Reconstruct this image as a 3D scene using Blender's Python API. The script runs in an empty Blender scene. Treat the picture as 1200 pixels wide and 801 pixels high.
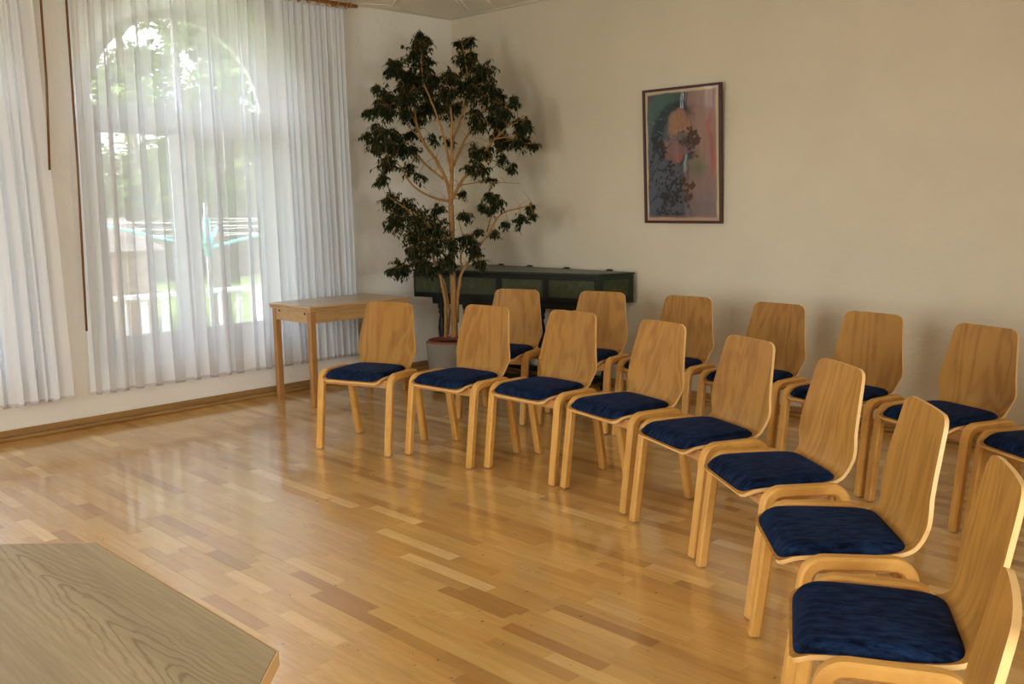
import bpy, bmesh, math, random
from mathutils import Vector, Matrix
PI = math.pi
R = math.radians
random.seed(7)
scene = bpy.context.scene
COL = scene.collection

# ------------------------------------------------------------------ camera
FPX = 1118.35
PITCH, ROLL, YAW = 0.1488, -0.0160, -0.7869
CAM = Vector((6.323, -5.633, 1.441))
_fw = Vector((math.sin(YAW) * math.cos(PITCH), math.cos(YAW) * math.cos(PITCH), -math.sin(PITCH)))
_r = Vector((math.cos(YAW), -math.sin(YAW), 0))
_u = _r.cross(_fw)
_r2 = _r * math.cos(ROLL) + _u * math.sin(ROLL)
_u2 = -_r * math.sin(ROLL) + _u * math.cos(ROLL)
cd = bpy.data.cameras.new('camera')
cd.sensor_width = 36
cd.lens = FPX / 1200 * 36
cd.clip_start = 0.02
cam = bpy.data.objects.new('camera', cd)
COL.objects.link(cam)
m3 = Matrix((_r2, _u2, -_fw)).transposed().to_4x4()
m3.translation = CAM
cam.matrix_world = m3
scene.camera = cam

def ray(px, py):
    return _fw + _r2 * ((px - 600) / FPX) - _u2 * ((py - 400.5) / FPX)
def at_depth(px, py, point):
    """the point of the pixel's ray at the same distance along the view as `point`"""
    d = ray(px, py)
    return CAM + d * ((Vector(point) - CAM).dot(_fw))
def at_z(px, py, z):
    d = ray(px, py)
    return CAM + d * ((z - CAM.z) / d.z)
def to_px(P):
    d = Vector(P) - CAM
    w = d.dot(_fw)
    if w < 0.05:
        return None
    return 600 + FPX * d.dot(_r2) / w, 400.5 - FPX * d.dot(_u2) / w

# ------------------------------------------------------------------ world, sun, exposure
vs = scene.view_settings
vs.view_transform = 'Standard'
vs.look = 'None'
vs.gamma = 1
vs.use_curve_mapping = False
vs.exposure = 0.80
try:
    scene.cycles.max_bounces = 10
    scene.cycles.diffuse_bounces = 6
    scene.cycles.transparent_max_bounces = 24
    scene.cycles.sample_clamp_indirect = 6
    scene.cycles.caustics_reflective = False
    scene.cycles.caustics_refractive = False
    scene.cycles.use_denoising = True
    scene.cycles.use_adaptive_sampling = False
except Exception:
    pass
world = bpy.data.worlds.new('sky')
scene.world = world
world.use_nodes = True
wn = world.node_tree.nodes
wl = world.node_tree.links
bg = wn['Background']
sky = wn.new('ShaderNodeTexSky')
sky.sky_type = 'NISHITA'
sky.sun_disc = False
sky.sun_elevation = R(48)
sky.sun_rotation = R(200)
sky.dust_density = 3.0
sky.air_density = 1.0
sky.ozone_density = 1.0
hs = wn.new('ShaderNodeHueSaturation')
hs.inputs['Saturation'].default_value = 0.45
wl.new(sky.outputs[0], hs.inputs['Color'])
wl.new(hs.outputs[0], bg.inputs['Color'])
SKY_STRENGTH = 1.12
bg.inputs['Strength'].default_value = SKY_STRENGTH

sun = bpy.data.lights.new('sun', 'SUN')
sun.energy = 3.6
sun.color = (1.0, 0.95, 0.86)
sun.angle = R(1.5)
so = bpy.data.objects.new('sun', sun)
COL.objects.link(so)
# the sun stands behind the building, over the roof: it lights the garden, not the room
so.rotation_euler = Vector((-0.55, 0.25, -0.8)).to_track_quat('-Z', 'Y').to_euler()

WINC_LEFT = [-2.34, -4.37, -6.40]     # window centres (y) on the left wall
ROOM_X, ROOM_Y, CEIL = 8.6, -8.8, 2.95
WINC_RIGHT = [-4.3, -6.7]             # window centres (y) on the right wall, out of frame
WINC_BACK = [3.4, 6.0]                # window centres (x) on the wall behind the camera

def daylight(name, loc, aim, sx, sy, power, color):
    l = bpy.data.lights.new(name, 'AREA')
    l.shape = 'RECTANGLE'
    l.size, l.size_y = sx, sy
    l.energy = power
    l.color = color
    o = bpy.data.objects.new(name, l)
    COL.objects.link(o)
    o.location = loc
    o.rotation_euler = Vector(aim).to_track_quat('-Z', 'Z').to_euler()
    return o
DAY = (1.0, 0.965, 0.90)
for wx in WINC_BACK:
    daylight('daylight_back_window', (wx, ROOM_Y - 0.48, 1.5), (0, 1, -0.05), 1.25, 2.2, 105, DAY)
for wy in WINC_RIGHT:
    daylight('daylight_right_window', (ROOM_X + 0.48, wy, 1.5), (-1, 0, -0.05), 1.25, 2.2, 120, DAY)
daylight('daylight_left_window', (-0.48, WINC_LEFT[2], 1.5), (1, 0, -0.05), 1.25, 2.2, 70, DAY)

# portals: tell the renderer where the sky comes in
for wy in WINC_LEFT:
    daylight('window_portal', (-0.40, wy, 1.55), (1, 0, 0), 1.36, 2.4, 1, DAY).data.cycles.is_portal = True
for wx in WINC_BACK:
    daylight('window_portal', (wx, ROOM_Y - 0.40, 1.55), (0, 1, 0), 1.36, 2.4, 1, DAY).data.cycles.is_portal = True
for wy in WINC_RIGHT:
    daylight('window_portal', (ROOM_X + 0.40, wy, 1.55), (-1, 0, 0), 1.36, 2.4, 1, DAY).data.cycles.is_portal = True

# ------------------------------------------------------------------ materials
def mat(name):
    m = bpy.data.materials.new(name)
    m.use_nodes = True
    nt = m.node_tree
    return m, nt.nodes, nt.links, nt.nodes['Principled BSDF']
def N(nodes, t, **kw):
    n = nodes.new(t)
    for k, v in kw.items():
        setattr(n, k, v)
    return n
def simple(name, color, rough=0.5, metallic=0.0, spec=0.5):
    m, n, l, b = mat(name)
    b.inputs['Base Color'].default_value = (*color, 1)
    b.inputs['Roughness'].default_value = rough
    b.inputs['Metallic'].default_value = metallic
    b.inputs['Specular IOR Level'].default_value = spec
    return m
def ramp(nodes, stops):
    r = nodes.new('ShaderNodeValToRGB')
    e = r.color_ramp.elements
    while len(e) > 1:
        e.remove(e[-1])
    e[0].position, e[0].color = stops[0][0], (*stops[0][1], 1)
    for p, c in stops[1:]:
        x = e.new(p)
        x.color = (*c, 1)
    return r
def mixc(nodes, links, fac, a, b, mode='MIX'):
    x = nodes.new('ShaderNodeMix')
    x.data_type = 'RGBA'
    x.blend_type = mode
    for sock, v in (('Factor', fac), ('A', a), ('B', b)):
        s = [i for i in x.inputs if i.name == sock and i.type == ('VALUE' if sock == 'Factor' else 'RGBA')][0]
        if isinstance(v, (int, float)):
            s.default_value = v
        elif isinstance(v, tuple):
            s.default_value = (*v, 1)
        else:
            links.new(v, s)
    return [o for o in x.outputs if o.type == 'RGBA'][0]

def wood(name, base, dark, scale, rough=0.4, contrast=0.5, coat=0.15, per_object=True, ring=1.0):
    """scale: noise frequency per axis, low along the grain"""
    m, n, l, b = mat(name)
    tc = N(n, 'ShaderNodeTexCoord')
    oi = N(n, 'ShaderNodeObjectInfo')
    off = N(n, 'ShaderNodeVectorMath', operation='SCALE')
    cmb = N(n, 'ShaderNodeCombineXYZ')
    if per_object:
        for i in range(3):
            l.new(oi.outputs['Random'], cmb.inputs[i])
    l.new(cmb.outputs[0], off.inputs[0])
    off.inputs['Scale'].default_value = 37.0
    mp = N(n, 'ShaderNodeMapping')
    mp.inputs['Scale'].default_value = scale
    l.new(tc.outputs['Object'], mp.inputs['Vector'])
    add = N(n, 'ShaderNodeVectorMath', operation='ADD')
    l.new(mp.outputs[0], add.inputs[0])
    l.new(off.outputs[0], add.inputs[1])
    n1 = N(n, 'ShaderNodeTexNoise')
    n1.inputs['Scale'].default_value = 1.0
    n1.inputs['Detail'].default_value = 3
    n1.inputs['Distortion'].default_value = 0.6
    l.new(add.outputs[0], n1.inputs['Vector'])
    # contour lines of the smooth noise read as cathedral grain
    mul = N(n, 'ShaderNodeMath', operation='MULTIPLY')
    mul.inputs[1].default_value = 26.0 * ring
    l.new(n1.outputs['Fac'], mul.inputs[0])
    sn = N(n, 'ShaderNodeMath', operation='SINE')
    l.new(mul.outputs[0], sn.inputs[0])
    n2 = N(n, 'ShaderNodeTexNoise')
    n2.inputs['Scale'].default_value = 9.0
    n2.inputs['Detail'].default_value = 4
    l.new(add.outputs[0], n2.inputs['Vector'])
    mr = N(n, 'ShaderNodeMapRange')
    mr.inputs['From Min'].default_value = -1
    l.new(sn.outputs[0], mr.inputs['Value'])
    mm = N(n, 'ShaderNodeMath', operation='MULTIPLY_ADD')
    l.new(mr.outputs[0], mm.inputs[0])
    mm.inputs[1].default_value = 0.45
    l.new(n2.outputs['Fac'], mm.inputs[2])
    rp = ramp(n, [(0.25, dark), (0.9, base)])
    l.new(mm.outputs[0], rp.inputs[0])
    c1 = mixc(n, l, contrast, base, rp.outputs[0])
    # a slightly different tone for every piece
    hsv = N(n, 'ShaderNodeHueSaturation')
    mv = N(n, 'ShaderNodeMapRange')
    mv.inputs['To Min'].default_value = 0.92
    mv.inputs['To Max'].default_value = 1.06
    l.new(oi.outputs['Random'], mv.inputs['Value'])
    l.new(mv.outputs[0], hsv.inputs['Value'])
    l.new(c1, hsv.inputs['Color'])
    l.new(hsv.outputs[0], b.inputs['Base Color'])
    b.inputs['Roughness'].default_value = rough
    b.inputs['Coat Weight'].default_value = coat
    b.inputs['Specular IOR Level'].default_value = 0.3
    b.inputs['Coat Roughness'].default_value = 0.25
    return m

M = {}
M['shell'] = wood('beech_plywood', (0.355, 0.172, 0.031), (0.215, 0.091, 0.014), (4.2, 2, 0.75), 0.45, 0.85, 0.06, True, 2.6)
M['bentwood'] = wood('beech_bentwood', (0.60, 0.325, 0.082), (0.44, 0.215, 0.046), (14, 3, 3), 0.4, 0.6, 0.12)
M['apron'] = wood('beech_apron', (0.52, 0.27, 0.10), (0.38, 0.18, 0.06), (2, 8, 14), 0.4, 0.6, 0.15)
M['glide'] = simple('grey_glide', (0.22, 0.21, 0.20), 0.5)
M['table'] = wood('table_beech', (0.50, 0.32, 0.14), (0.34, 0.19, 0.07), (9, 1.2, 9), 0.28, 0.6, 0.4)
M['table_leg'] = wood('table_leg_beech', (0.40, 0.20, 0.065), (0.25, 0.11, 0.03), (12, 12, 1.5), 0.38, 0.6, 0.2)
M['desk'] = None
def desk_mat():
    m, n, l, b = mat('grey_oak_veneer')
    tc = N(n, 'ShaderNodeTexCoord')
    sep = N(n, 'ShaderNodeSeparateXYZ')
    l.new(tc.outputs['Object'], sep.inputs[0])
    def math_(op, a, c=None, d=None):
        x = N(n, 'ShaderNodeMath', operation=op)
        for i, v in enumerate((a, c, d)):
            if v is None:
                continue
            if isinstance(v, (int, float)):
                x.inputs[i].default_value = v
            else:
                l.new(v, x.inputs[i])
        return x.outputs[0]
    def noise(scale, vec_scale, detail, dist=0.0):
        mp = N(n, 'ShaderNodeMapping')
        mp.inputs['Scale'].default_value = vec_scale
        l.new(tc.outputs['Object'], mp.inputs['Vector'])
        x = N(n, 'ShaderNodeTexNoise')
        x.inputs['Scale'].default_value = scale
        x.inputs['Detail'].default_value = detail
        x.inputs['Distortion'].default_value = dist
        l.new(mp.outputs[0], x.inputs['Vector'])
        return x.outputs['Fac']
    wob = noise(1.0, (3.0, 9.0, 1), 4, 0.4)
    yy = math_('SUBTRACT', sep.outputs[1], DESK_FIGURE_Y)
    # nested arches: a parabola-like ridge along the board
    g = math_('SQRT', math_('ADD', math_('MULTIPLY', math_('MULTIPLY', yy, yy), 9000.0), 1.0))
    g = math_('ADD', g, math_('MULTIPLY', sep.outputs[0], -7.0))
    g = math_('ADD', g, math_('MULTIPLY', wob, 7.0))
    sn = math_('SINE', math_('MULTIPLY', g, 5.6))
    line = math_('POWER', math_('MULTIPLY_ADD', sn, 0.5, 0.5), 5.0)
    near = math_('MAXIMUM', 0.16, math_('SUBTRACT', 1.0, math_('MULTIPLY', math_('ABSOLUTE', yy), 9.0)))
    pores = noise(1.0, (5, 150, 1), 4)
    pr = ramp(n, [(0.42, (0.90, 0.89, 0.87)), (0.58, (1.05, 1.05, 1.05))])
    l.new(pores, pr.inputs[0])
    broad = noise(1.0, (0.6, 7, 1), 2)
    br_ = ramp(n, [(0.35, (0.275, 0.215, 0.128)), (0.65, (0.340, 0.268, 0.165))])
    l.new(broad, br_.inputs[0])
    c = mixc(n, l, 1.0, br_.outputs[0], pr.outputs[0], 'MULTIPLY')
    c = mixc(n, l, math_('MULTIPLY', math_('MULTIPLY', line, near), 0.62), c, (0.10, 0.066, 0.032))
    l.new(c, b.inputs['Base Color'])
    b.inputs['Roughness'].default_value = 0.42
    b.inputs['Specular IOR Level'].default_value = 0.35
    return m
M['desk_edge'] = simple('beech_edge_band', (0.50, 0.30, 0.13), 0.4)
M['skirting'] = wood('skirting_oak', (0.36, 0.20, 0.065), (0.20, 0.10, 0.03), (1.5, 1.5, 20), 0.35, 0.6, 0.3)
M['rod'] = wood('rod_wood', (0.45, 0.20, 0.045), (0.30, 0.12, 0.02), (8, 2, 8), 0.35, 0.5, 0.3)
M['wand'] = simple('brown_wand', (0.17, 0.07, 0.018), 0.4)
M['black'] = simple('black', (0.012, 0.012, 0.012), 0.5)
M['white_paint'] = simple('white_paint', (0.78, 0.78, 0.76), 0.45)
M['railing'] = simple('railing_white', (0.52, 0.53, 0.53), 0.5)
M['window_paint'] = simple('window_paint', (0.50, 0.50, 0.49), 0.45)
M['pot'] = simple('grey_pot', (0.20, 0.185, 0.165), 0.75)
M['terracotta'] = simple('terracotta', (0.24, 0.062, 0.032), 0.7)
M['soil'] = simple('soil', (0.02, 0.013, 0.008), 0.95)
M['green_case'] = simple('dark_green_case', (0.006, 0.018, 0.008), 0.4)
M['black_case'] = simple('black_case', (0.004, 0.005, 0.004), 0.45, 0.0, 0.3)
M['pframe'] = simple('dark_red_frame', (0.050, 0.010, 0.008), 0.35)
M['cream_mount'] = simple('cream_mount', (0.45, 0.36, 0.27), 0.7)

def plaster(name, col, bump=0.42, blotch=0.06):
    m, n, l, b = mat(name)
    tc = N(n, 'ShaderNodeTexCoord')
    n1 = N(n, 'ShaderNodeTexNoise')
    n1.inputs['Scale'].default_value = 2.2
    n1.inputs['Detail'].default_value = 3
    l.new(tc.outputs['Object'], n1.inputs['Vector'])
    n2 = N(n, 'ShaderNodeTexNoise')
    n2.inputs['Scale'].default_value = 14
    n2.inputs['Detail'].default_value = 6
    n2.inputs['Roughness'].default_value = 0.62
    l.new(tc.outputs['Object'], n2.inputs['Vector'])
    rp = ramp(n, [(0.3, tuple(c * (1 - blotch) for c in col)), (0.7, col)])
    l.new(n1.outputs['Fac'], rp.inputs[0])
    l.new(rp.outputs[0], b.inputs['Base Color'])
    ad = N(n, 'ShaderNodeMath', operation='ADD')
    l.new(n1.outputs['Fac'], ad.inputs[0])
    l.new(n2.outputs['Fac'], ad.inputs[1])
    bp = N(n, 'ShaderNodeBump')
    bp.inputs['Strength'].default_value = bump
    bp.inputs['Distance'].default_value = 0.02
    l.new(ad.outputs[0], bp.inputs['Height'])
    l.new(bp.outputs[0], b.inputs['Normal'])
    b.inputs['Roughness'].default_value = 0.8
    b.inputs['Specular IOR Level'].default_value = 0.25
    return m
M['wall'] = plaster('cream_plaster', (0.63, 0.575, 0.455))
M['wall_window'] = plaster('white_plaster', (0.84, 0.82, 0.77))
M['ceiling'] = plaster('ceiling_plaster', (0.88, 0.84, 0.74), 0.12)

def plank_mat():
    m, n, l, b = mat('parquet_beech')
    at = N(n, 'ShaderNodeAttribute', attribute_name='tone')
    geo = N(n, 'ShaderNodeNewGeometry')
    mp = N(n, 'ShaderNodeMapping')
    mp.inputs['Scale'].default_value = (5, 60, 1)
    l.new(geo.outputs['Position'], mp.inputs['Vector'])
    sc = N(n, 'ShaderNodeMath', operation='MULTIPLY')
    sc.inputs[1].default_value = 53.0
    l.new(at.outputs['Fac'], sc.inputs[0])
    cb = N(n, 'ShaderNodeCombineXYZ')
    l.new(sc.outputs[0], cb.inputs[2])
    l.new(sc.outputs[0], cb.inputs[0])
    ad = N(n, 'ShaderNodeVectorMath', operation='ADD')
    l.new(mp.outputs[0], ad.inputs[0])
    l.new(cb.outputs[0], ad.inputs[1])
    ns = N(n, 'ShaderNodeTexNoise')
    ns.inputs['Scale'].default_value = 1.0
    ns.inputs['Detail'].default_value = 4
    ns.inputs['Distortion'].default_value = 0.8
    l.new(ad.outputs[0], ns.inputs['Vector'])
    rp = ramp(n, [(0.0, (0.46, 0.235, 0.060)), (0.3, (0.61, 0.350, 0.102)), (0.7, (0.70, 0.430, 0.140)), (1.0, (0.84, 0.58, 0.25))])
    l.new(at.outputs['Fac'], rp.inputs[0])
    gr = ramp(n, [(0.3, (0.88, 0.86, 0.83)), (0.62, (1.03, 1.03, 1.03))])
    l.new(ns.outputs['Fac'], gr.inputs[0])
    c = mixc(n, l, 1.0, rp.outputs[0], gr.outputs[0], 'MULTIPLY')
    # small dark specks and scuffs
    sp = N(n, 'ShaderNodeTexNoise')
    sp.inputs['Scale'].default_value = 42
    sp.inputs['Detail'].default_value = 1
    l.new(geo.outputs['Position'], sp.inputs['Vector'])
    sr = ramp(n, [(0.755, (0, 0, 0)), (0.79, (1, 1, 1))])
    l.new(sp.outputs['Fac'], sr.inputs[0])
    c = mixc(n, l, sr.outputs[0], c, (0.10, 0.05, 0.02))
    l.new(c, b.inputs['Base Color'])
    rn = N(n, 'ShaderNodeTexNoise')
    rn.inputs['Scale'].default_value = 3
    rn.inputs['Detail'].default_value = 5
    l.new(geo.outputs['Position'], rn.inputs['Vector'])
    rr = N(n, 'ShaderNodeMapRange')
    rr.inputs['To Min'].default_value = 0.24
    rr.inputs['To Max'].default_value = 0.36
    l.new(rn.outputs['Fac'], rr.inputs['Value'])
    l.new(rr.outputs[0], b.inputs['Roughness'])
    b.inputs['Specular IOR Level'].default_value = 0.7
    b.inputs['Coat Weight'].default_value = 1.0
    b.inputs['Coat Roughness'].default_value = 0.09
    b.inputs['Coat IOR'].default_value = 1.55
    return m
M['plank'] = plank_mat()
M['gap'] = simple('floor_gap', (0.07, 0.035, 0.014), 0.8)

def velvet():
    m, n, l, b = mat('navy_velvet')
    tc = N(n, 'ShaderNodeTexCoord')
    oi = N(n, 'ShaderNodeObjectInfo')
    mp = N(n, 'ShaderNodeMapping')
    mp.inputs['Scale'].default_value = (62, 17, 20)
    l.new(tc.outputs['Object'], mp.inputs['Vector'])
    ad = N(n, 'ShaderNodeVectorMath', operation='ADD')
    l.new(mp.outputs[0], ad.inputs[0])
    sc = N(n, 'ShaderNodeMath', operation='MULTIPLY')
    sc.inputs[1].default_value = 90
    l.new(oi.outputs['Random'], sc.inputs[0])
    l.new(sc.outputs[0], ad.inputs[1])
    ns = N(n, 'ShaderNodeTexNoise')
    ns.inputs['Scale'].default_value = 1
    ns.inputs['Detail'].default_value = 5
    ns.inputs['Roughness'].default_value = 0.7
    l.new(ad.outputs[0], ns.inputs['Vector'])
    rp = ramp(n, [(0.40, (0.0008, 0.0022, 0.010)), (0.62, (0.008, 0.022, 0.064))])
    l.new(ns.outputs['Fac'], rp.inputs[0])
    l.new(rp.outputs[0], b.inputs['Base Color'])
    b.inputs['Roughness'].default_value = 0.75
    b.inputs['Specular IOR Level'].default_value = 0.06
    b.inputs['Sheen Weight'].default_value = 0.07
    b.inputs['Sheen Roughness'].default_value = 0.4
    b.inputs['Sheen Tint'].default_value = (0.12, 0.22, 0.6, 1)
    return m
M['velvet'] = velvet()

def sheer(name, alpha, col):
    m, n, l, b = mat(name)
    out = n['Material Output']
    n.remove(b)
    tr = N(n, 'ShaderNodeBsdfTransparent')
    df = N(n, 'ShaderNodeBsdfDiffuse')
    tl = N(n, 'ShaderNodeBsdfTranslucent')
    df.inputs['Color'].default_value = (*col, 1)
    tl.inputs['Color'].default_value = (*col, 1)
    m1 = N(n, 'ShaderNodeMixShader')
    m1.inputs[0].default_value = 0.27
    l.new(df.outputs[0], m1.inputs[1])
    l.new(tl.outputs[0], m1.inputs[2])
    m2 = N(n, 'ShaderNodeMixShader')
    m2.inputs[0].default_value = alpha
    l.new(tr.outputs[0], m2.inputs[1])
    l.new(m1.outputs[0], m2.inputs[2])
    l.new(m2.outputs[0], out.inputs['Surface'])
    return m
M['sheer'] = sheer('sheer_white_voile', 0.74, (0.90, 0.93, 0.99))
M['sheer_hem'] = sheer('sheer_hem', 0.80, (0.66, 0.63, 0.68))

def glass(name, refl=0.06, tint=(1, 1, 1)):
    m, n, l, b = mat(name)
    out = n['Material Output']
    n.remove(b)
    tr = N(n, 'ShaderNodeBsdfTransparent')
    tr.inputs['Color'].default_value = (*tint, 1)
    gl = N(n, 'ShaderNodeBsdfGlossy')
    gl.inputs['Roughness'].default_value = 0.0
    fr = N(n, 'ShaderNodeFresnel')
    fr.inputs['IOR'].default_value = 1.5
    mx = N(n, 'ShaderNodeMixShader')
    l.new(fr.outputs[0], mx.inputs[0])
    l.new(tr.outputs[0], mx.inputs[1])
    l.new(gl.outputs[0], mx.inputs[2])
    l.new(mx.outputs[0], out.inputs['Surface'])
    return m
M['glass'] = glass('clear_glass', 0.05, (0.94, 0.96, 0.95))

def marble_green():
    m, n, l, b = mat('green_marbling')
    tc = N(n, 'ShaderNodeTexCoord')
    ns = N(n, 'ShaderNodeTexNoise')
    ns.inputs['Scale'].default_value = 9
    ns.inputs['Detail'].default_value = 8
    ns.inputs['Distortion'].default_value = 1.6
    ns.inputs['Roughness'].default_value = 0.65
    l.new(tc.outputs['Object'], ns.inputs['Vector'])
    rp = ramp(n, [(0.3, (0.008, 0.018, 0.006)), (0.55, (0.032, 0.040, 0.012)), (0.62, (0.048, 0.054, 0.018)), (0.68, (0.12, 0.12, 0.055)), (0.73, (0.036, 0.044, 0.014))])
    l.new(ns.outputs['Fac'], rp.inputs[0])
    l.new(rp.outputs[0], b.inputs['Base Color'])
    b.inputs['Roughness'].default_value = 0.35
    return m
M['marble'] = marble_green()

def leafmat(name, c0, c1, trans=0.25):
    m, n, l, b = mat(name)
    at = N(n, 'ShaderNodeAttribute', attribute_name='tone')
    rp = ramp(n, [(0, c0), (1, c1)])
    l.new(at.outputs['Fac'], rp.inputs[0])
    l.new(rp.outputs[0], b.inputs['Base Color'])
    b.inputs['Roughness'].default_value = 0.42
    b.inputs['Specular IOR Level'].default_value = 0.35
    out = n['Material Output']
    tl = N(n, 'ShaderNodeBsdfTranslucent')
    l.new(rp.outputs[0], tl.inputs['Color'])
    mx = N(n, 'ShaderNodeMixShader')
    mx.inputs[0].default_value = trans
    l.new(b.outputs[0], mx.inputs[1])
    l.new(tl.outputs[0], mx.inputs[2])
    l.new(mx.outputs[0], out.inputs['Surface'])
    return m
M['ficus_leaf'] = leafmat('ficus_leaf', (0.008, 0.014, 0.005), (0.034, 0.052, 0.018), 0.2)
M['bark'] = wood('ficus_bark', (0.34, 0.185, 0.06), (0.17, 0.085, 0.028), (14, 14, 5), 0.7, 0.6, 0.0)
M['garden_leaf'] = leafmat('garden_leaf', (0.05, 0.10, 0.03), (0.25, 0.36, 0.10), 0.35)
M['garden_bark'] = simple('garden_bark', (0.10, 0.075, 0.05), 0.9)
M['dryer_blue'] = simple('dryer_turquoise', (0.10, 0.50, 0.52), 0.4)

def noisy(name, c0, c1, scale):
    m, n, l, b = mat(name)
    tc = N(n, 'ShaderNodeTexCoord')
    ns = N(n, 'ShaderNodeTexNoise')
    ns.inputs['Scale'].default_value = scale
    ns.inputs['Detail'].default_value = 6
    l.new(tc.outputs['Object'], ns.inputs['Vector'])
    rp = ramp(n, [(0.3, c0), (0.7, c1)])
    l.new(ns.outputs['Fac'], rp.inputs[0])
    l.new(rp.outputs[0], b.inputs['Base Color'])
    b.inputs['Roughness'].default_value = 0.9
    return m
M['lawn'] = noisy('lawn', (0.13, 0.22, 0.05), (0.24, 0.34, 0.09), 6)
M['paving'] = noisy('paving', (0.36, 0.35, 0.33), (0.48, 0.47, 0.44), 4)
M['brick_red'] = noisy('shed_wall', (0.26, 0.15, 0.11), (0.36, 0.22, 0.17), 7)
M['shed_roof'] = noisy('shed_roof', (0.16, 0.13, 0.12), (0.24, 0.20, 0.18), 8)

# ------------------------------------------------------------------ helpers
def link(name, me, material, parent=None, smooth=False):
    if material is not None:
        me.materials.append(material)
    if smooth:
        for p in me.polygons:
            p.use_smooth = True
    o = bpy.data.objects.new(name, me)
    COL.objects.link(o)
    if parent is not None:
        o.parent = parent
    return o
def mesh(name, verts, faces, material, parent=None, smooth=False):
    me = bpy.data.meshes.new(name)
    me.from_pydata([tuple(v) for v in verts], [], faces)
    me.update()
    return link(name, me, material, parent, smooth)
def from_bm(name, bm, material, parent=None, smooth=False):
    me = bpy.data.meshes.new(name)
    bmesh.ops.recalc_face_normals(bm, faces=bm.faces)
    bm.to_mesh(me)
    bm.free()
    return link(name, me, material, parent, smooth)
def bm_box(bm, lo, hi, bevel=0.0, rot=None, seg=1):
    g = bmesh.ops.create_cube(bm, size=1.0)
    vs_ = g['verts']
    c = [(a + b) / 2 for a, b in zip(lo, hi)]
    s = [abs(b - a) for a, b in zip(lo, hi)]
    for v in vs_:
        v.co = Vector((v.co.x * s[0], v.co.y * s[1], v.co.z * s[2]))
        if rot is not None:
            v.co = rot @ v.co
        v.co += Vector(c)
    if bevel > 0:
        es = list({e for v in vs_ for e in v.link_edges})
        bmesh.ops.bevel(bm, geom=es, offset=bevel, segments=seg, affect='EDGES', profile=0.5)
def box(name, lo, hi, material, parent=None, bevel=0.0, seg=1):
    bm = bmesh.new()
    bm_box(bm, lo, hi, bevel, None, seg)
    return from_bm(name, bm, material, parent)
def thing(name, label, cat, loc=(0, 0, 0), rz=0.0, group=None):
    o = bpy.data.objects.new(name, None)
    COL.objects.link(o)
    o.location = loc
    o.rotation_euler = (0, 0, rz)
    o['label'] = label
    o['category'] = cat
    if group:
        o['group'] = group
    return o
def tag(o, label, cat, group=None):
    o['label'] = label
    o['category'] = cat
    if group:
        o['group'] = group
    return o
def structure(o, label=None):
    o['kind'] = 'structure'
    if label:
        o['label'] = label
    return o
def tube(bm, pts, radii, seg=8, cap=True):
    """round tube through pts"""
    pts = [Vector(p) for p in pts]
    if isinstance(radii, (int, float)):
        radii = [radii] * len(pts)
    rings = []
    prev = None
    for i, p in enumerate(pts):
        if i == 0:
            t = pts[1] - pts[0]
        elif i == len(pts) - 1:
            t = pts[-1] - pts[-2]
        else:
            t = pts[i + 1] - pts[i - 1]
        t = t.normalized()
        if prev is None:
            a = Vector((1, 0, 0)) if abs(t.x) < 0.8 else Vector((0, 1, 0))
            n = (a - t * a.dot(t)).normalized()
        else:
            n = (prev - t * prev.dot(t))
            n = n.normalized() if n.length > 1e-6 else t.orthogonal().normalized()
        prev = n
        b = t.cross(n)
        rings.append([bm.verts.new(p + (n * math.cos(2 * PI * k / seg) + b * math.sin(2 * PI * k / seg)) * radii[i]) for k in range(seg)])
    for i in range(len(rings) - 1):
        for k in range(seg):
            k2 = (k + 1) % seg
            bm.faces.new((rings[i][k], rings[i][k2], rings[i + 1][k2], rings[i + 1][k]))
    if cap:
        bm.faces.new(rings[0][::-1])
        bm.faces.new(rings[-1])
def lathe(bm, prof, seg=24, center=(0, 0)):
    rings = []
    for r, z in prof:
        if r < 1e-6:
            rings.append([bm.verts.new((center[0], center[1], z))])
        else:
            rings.append([bm.verts.new((center[0] + r * math.cos(2 * PI * k / seg), center[1] + r * math.sin(2 * PI * k / seg), z)) for k in range(seg)])
    for a, b in zip(rings, rings[1:]):
        for k in range(seg):
            k2 = (k + 1) % seg
            if len(a) == 1 and len(b) == 1:
                continue
            if len(a) == 1:
                bm.faces.new((a[0], b[k], b[k2]))
            elif len(b) == 1:
                bm.faces.new((a[k], a[k2], b[0]))
            else:
                bm.faces.new((a[k], a[k2], b[k2], b[k]))
def prism(bm, poly, z0, z1, bevel=0.0):
    lo = [bm.verts.new((x, y, z0)) for x, y in poly]
    hi = [bm.verts.new((x, y, z1)) for x, y in poly]
    n = len(poly)
    fs = [bm.faces.new(lo[::-1]), bm.faces.new(hi)]
    for i in range(n):
        fs.append(bm.faces.new((lo[i], lo[(i + 1) % n], hi[(i + 1) % n], hi[i])))
    if bevel > 0:
        es = list({e for f in fs for e in f.edges})
        bmesh.ops.bevel(bm, geom=es, offset=bevel, segments=1, affect='EDGES')
def copy_tree(o, parent=None):
    c = o.copy()
    COL.objects.link(c)
    c.parent = parent
    for ch in list(o.children):
        copy_tree(ch, c)
    return c
def tone_attr(me, vals):
    a = me.attributes.new('tone', 'FLOAT', 'POINT')
    a.data.foreach_set('value', vals)

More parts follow.
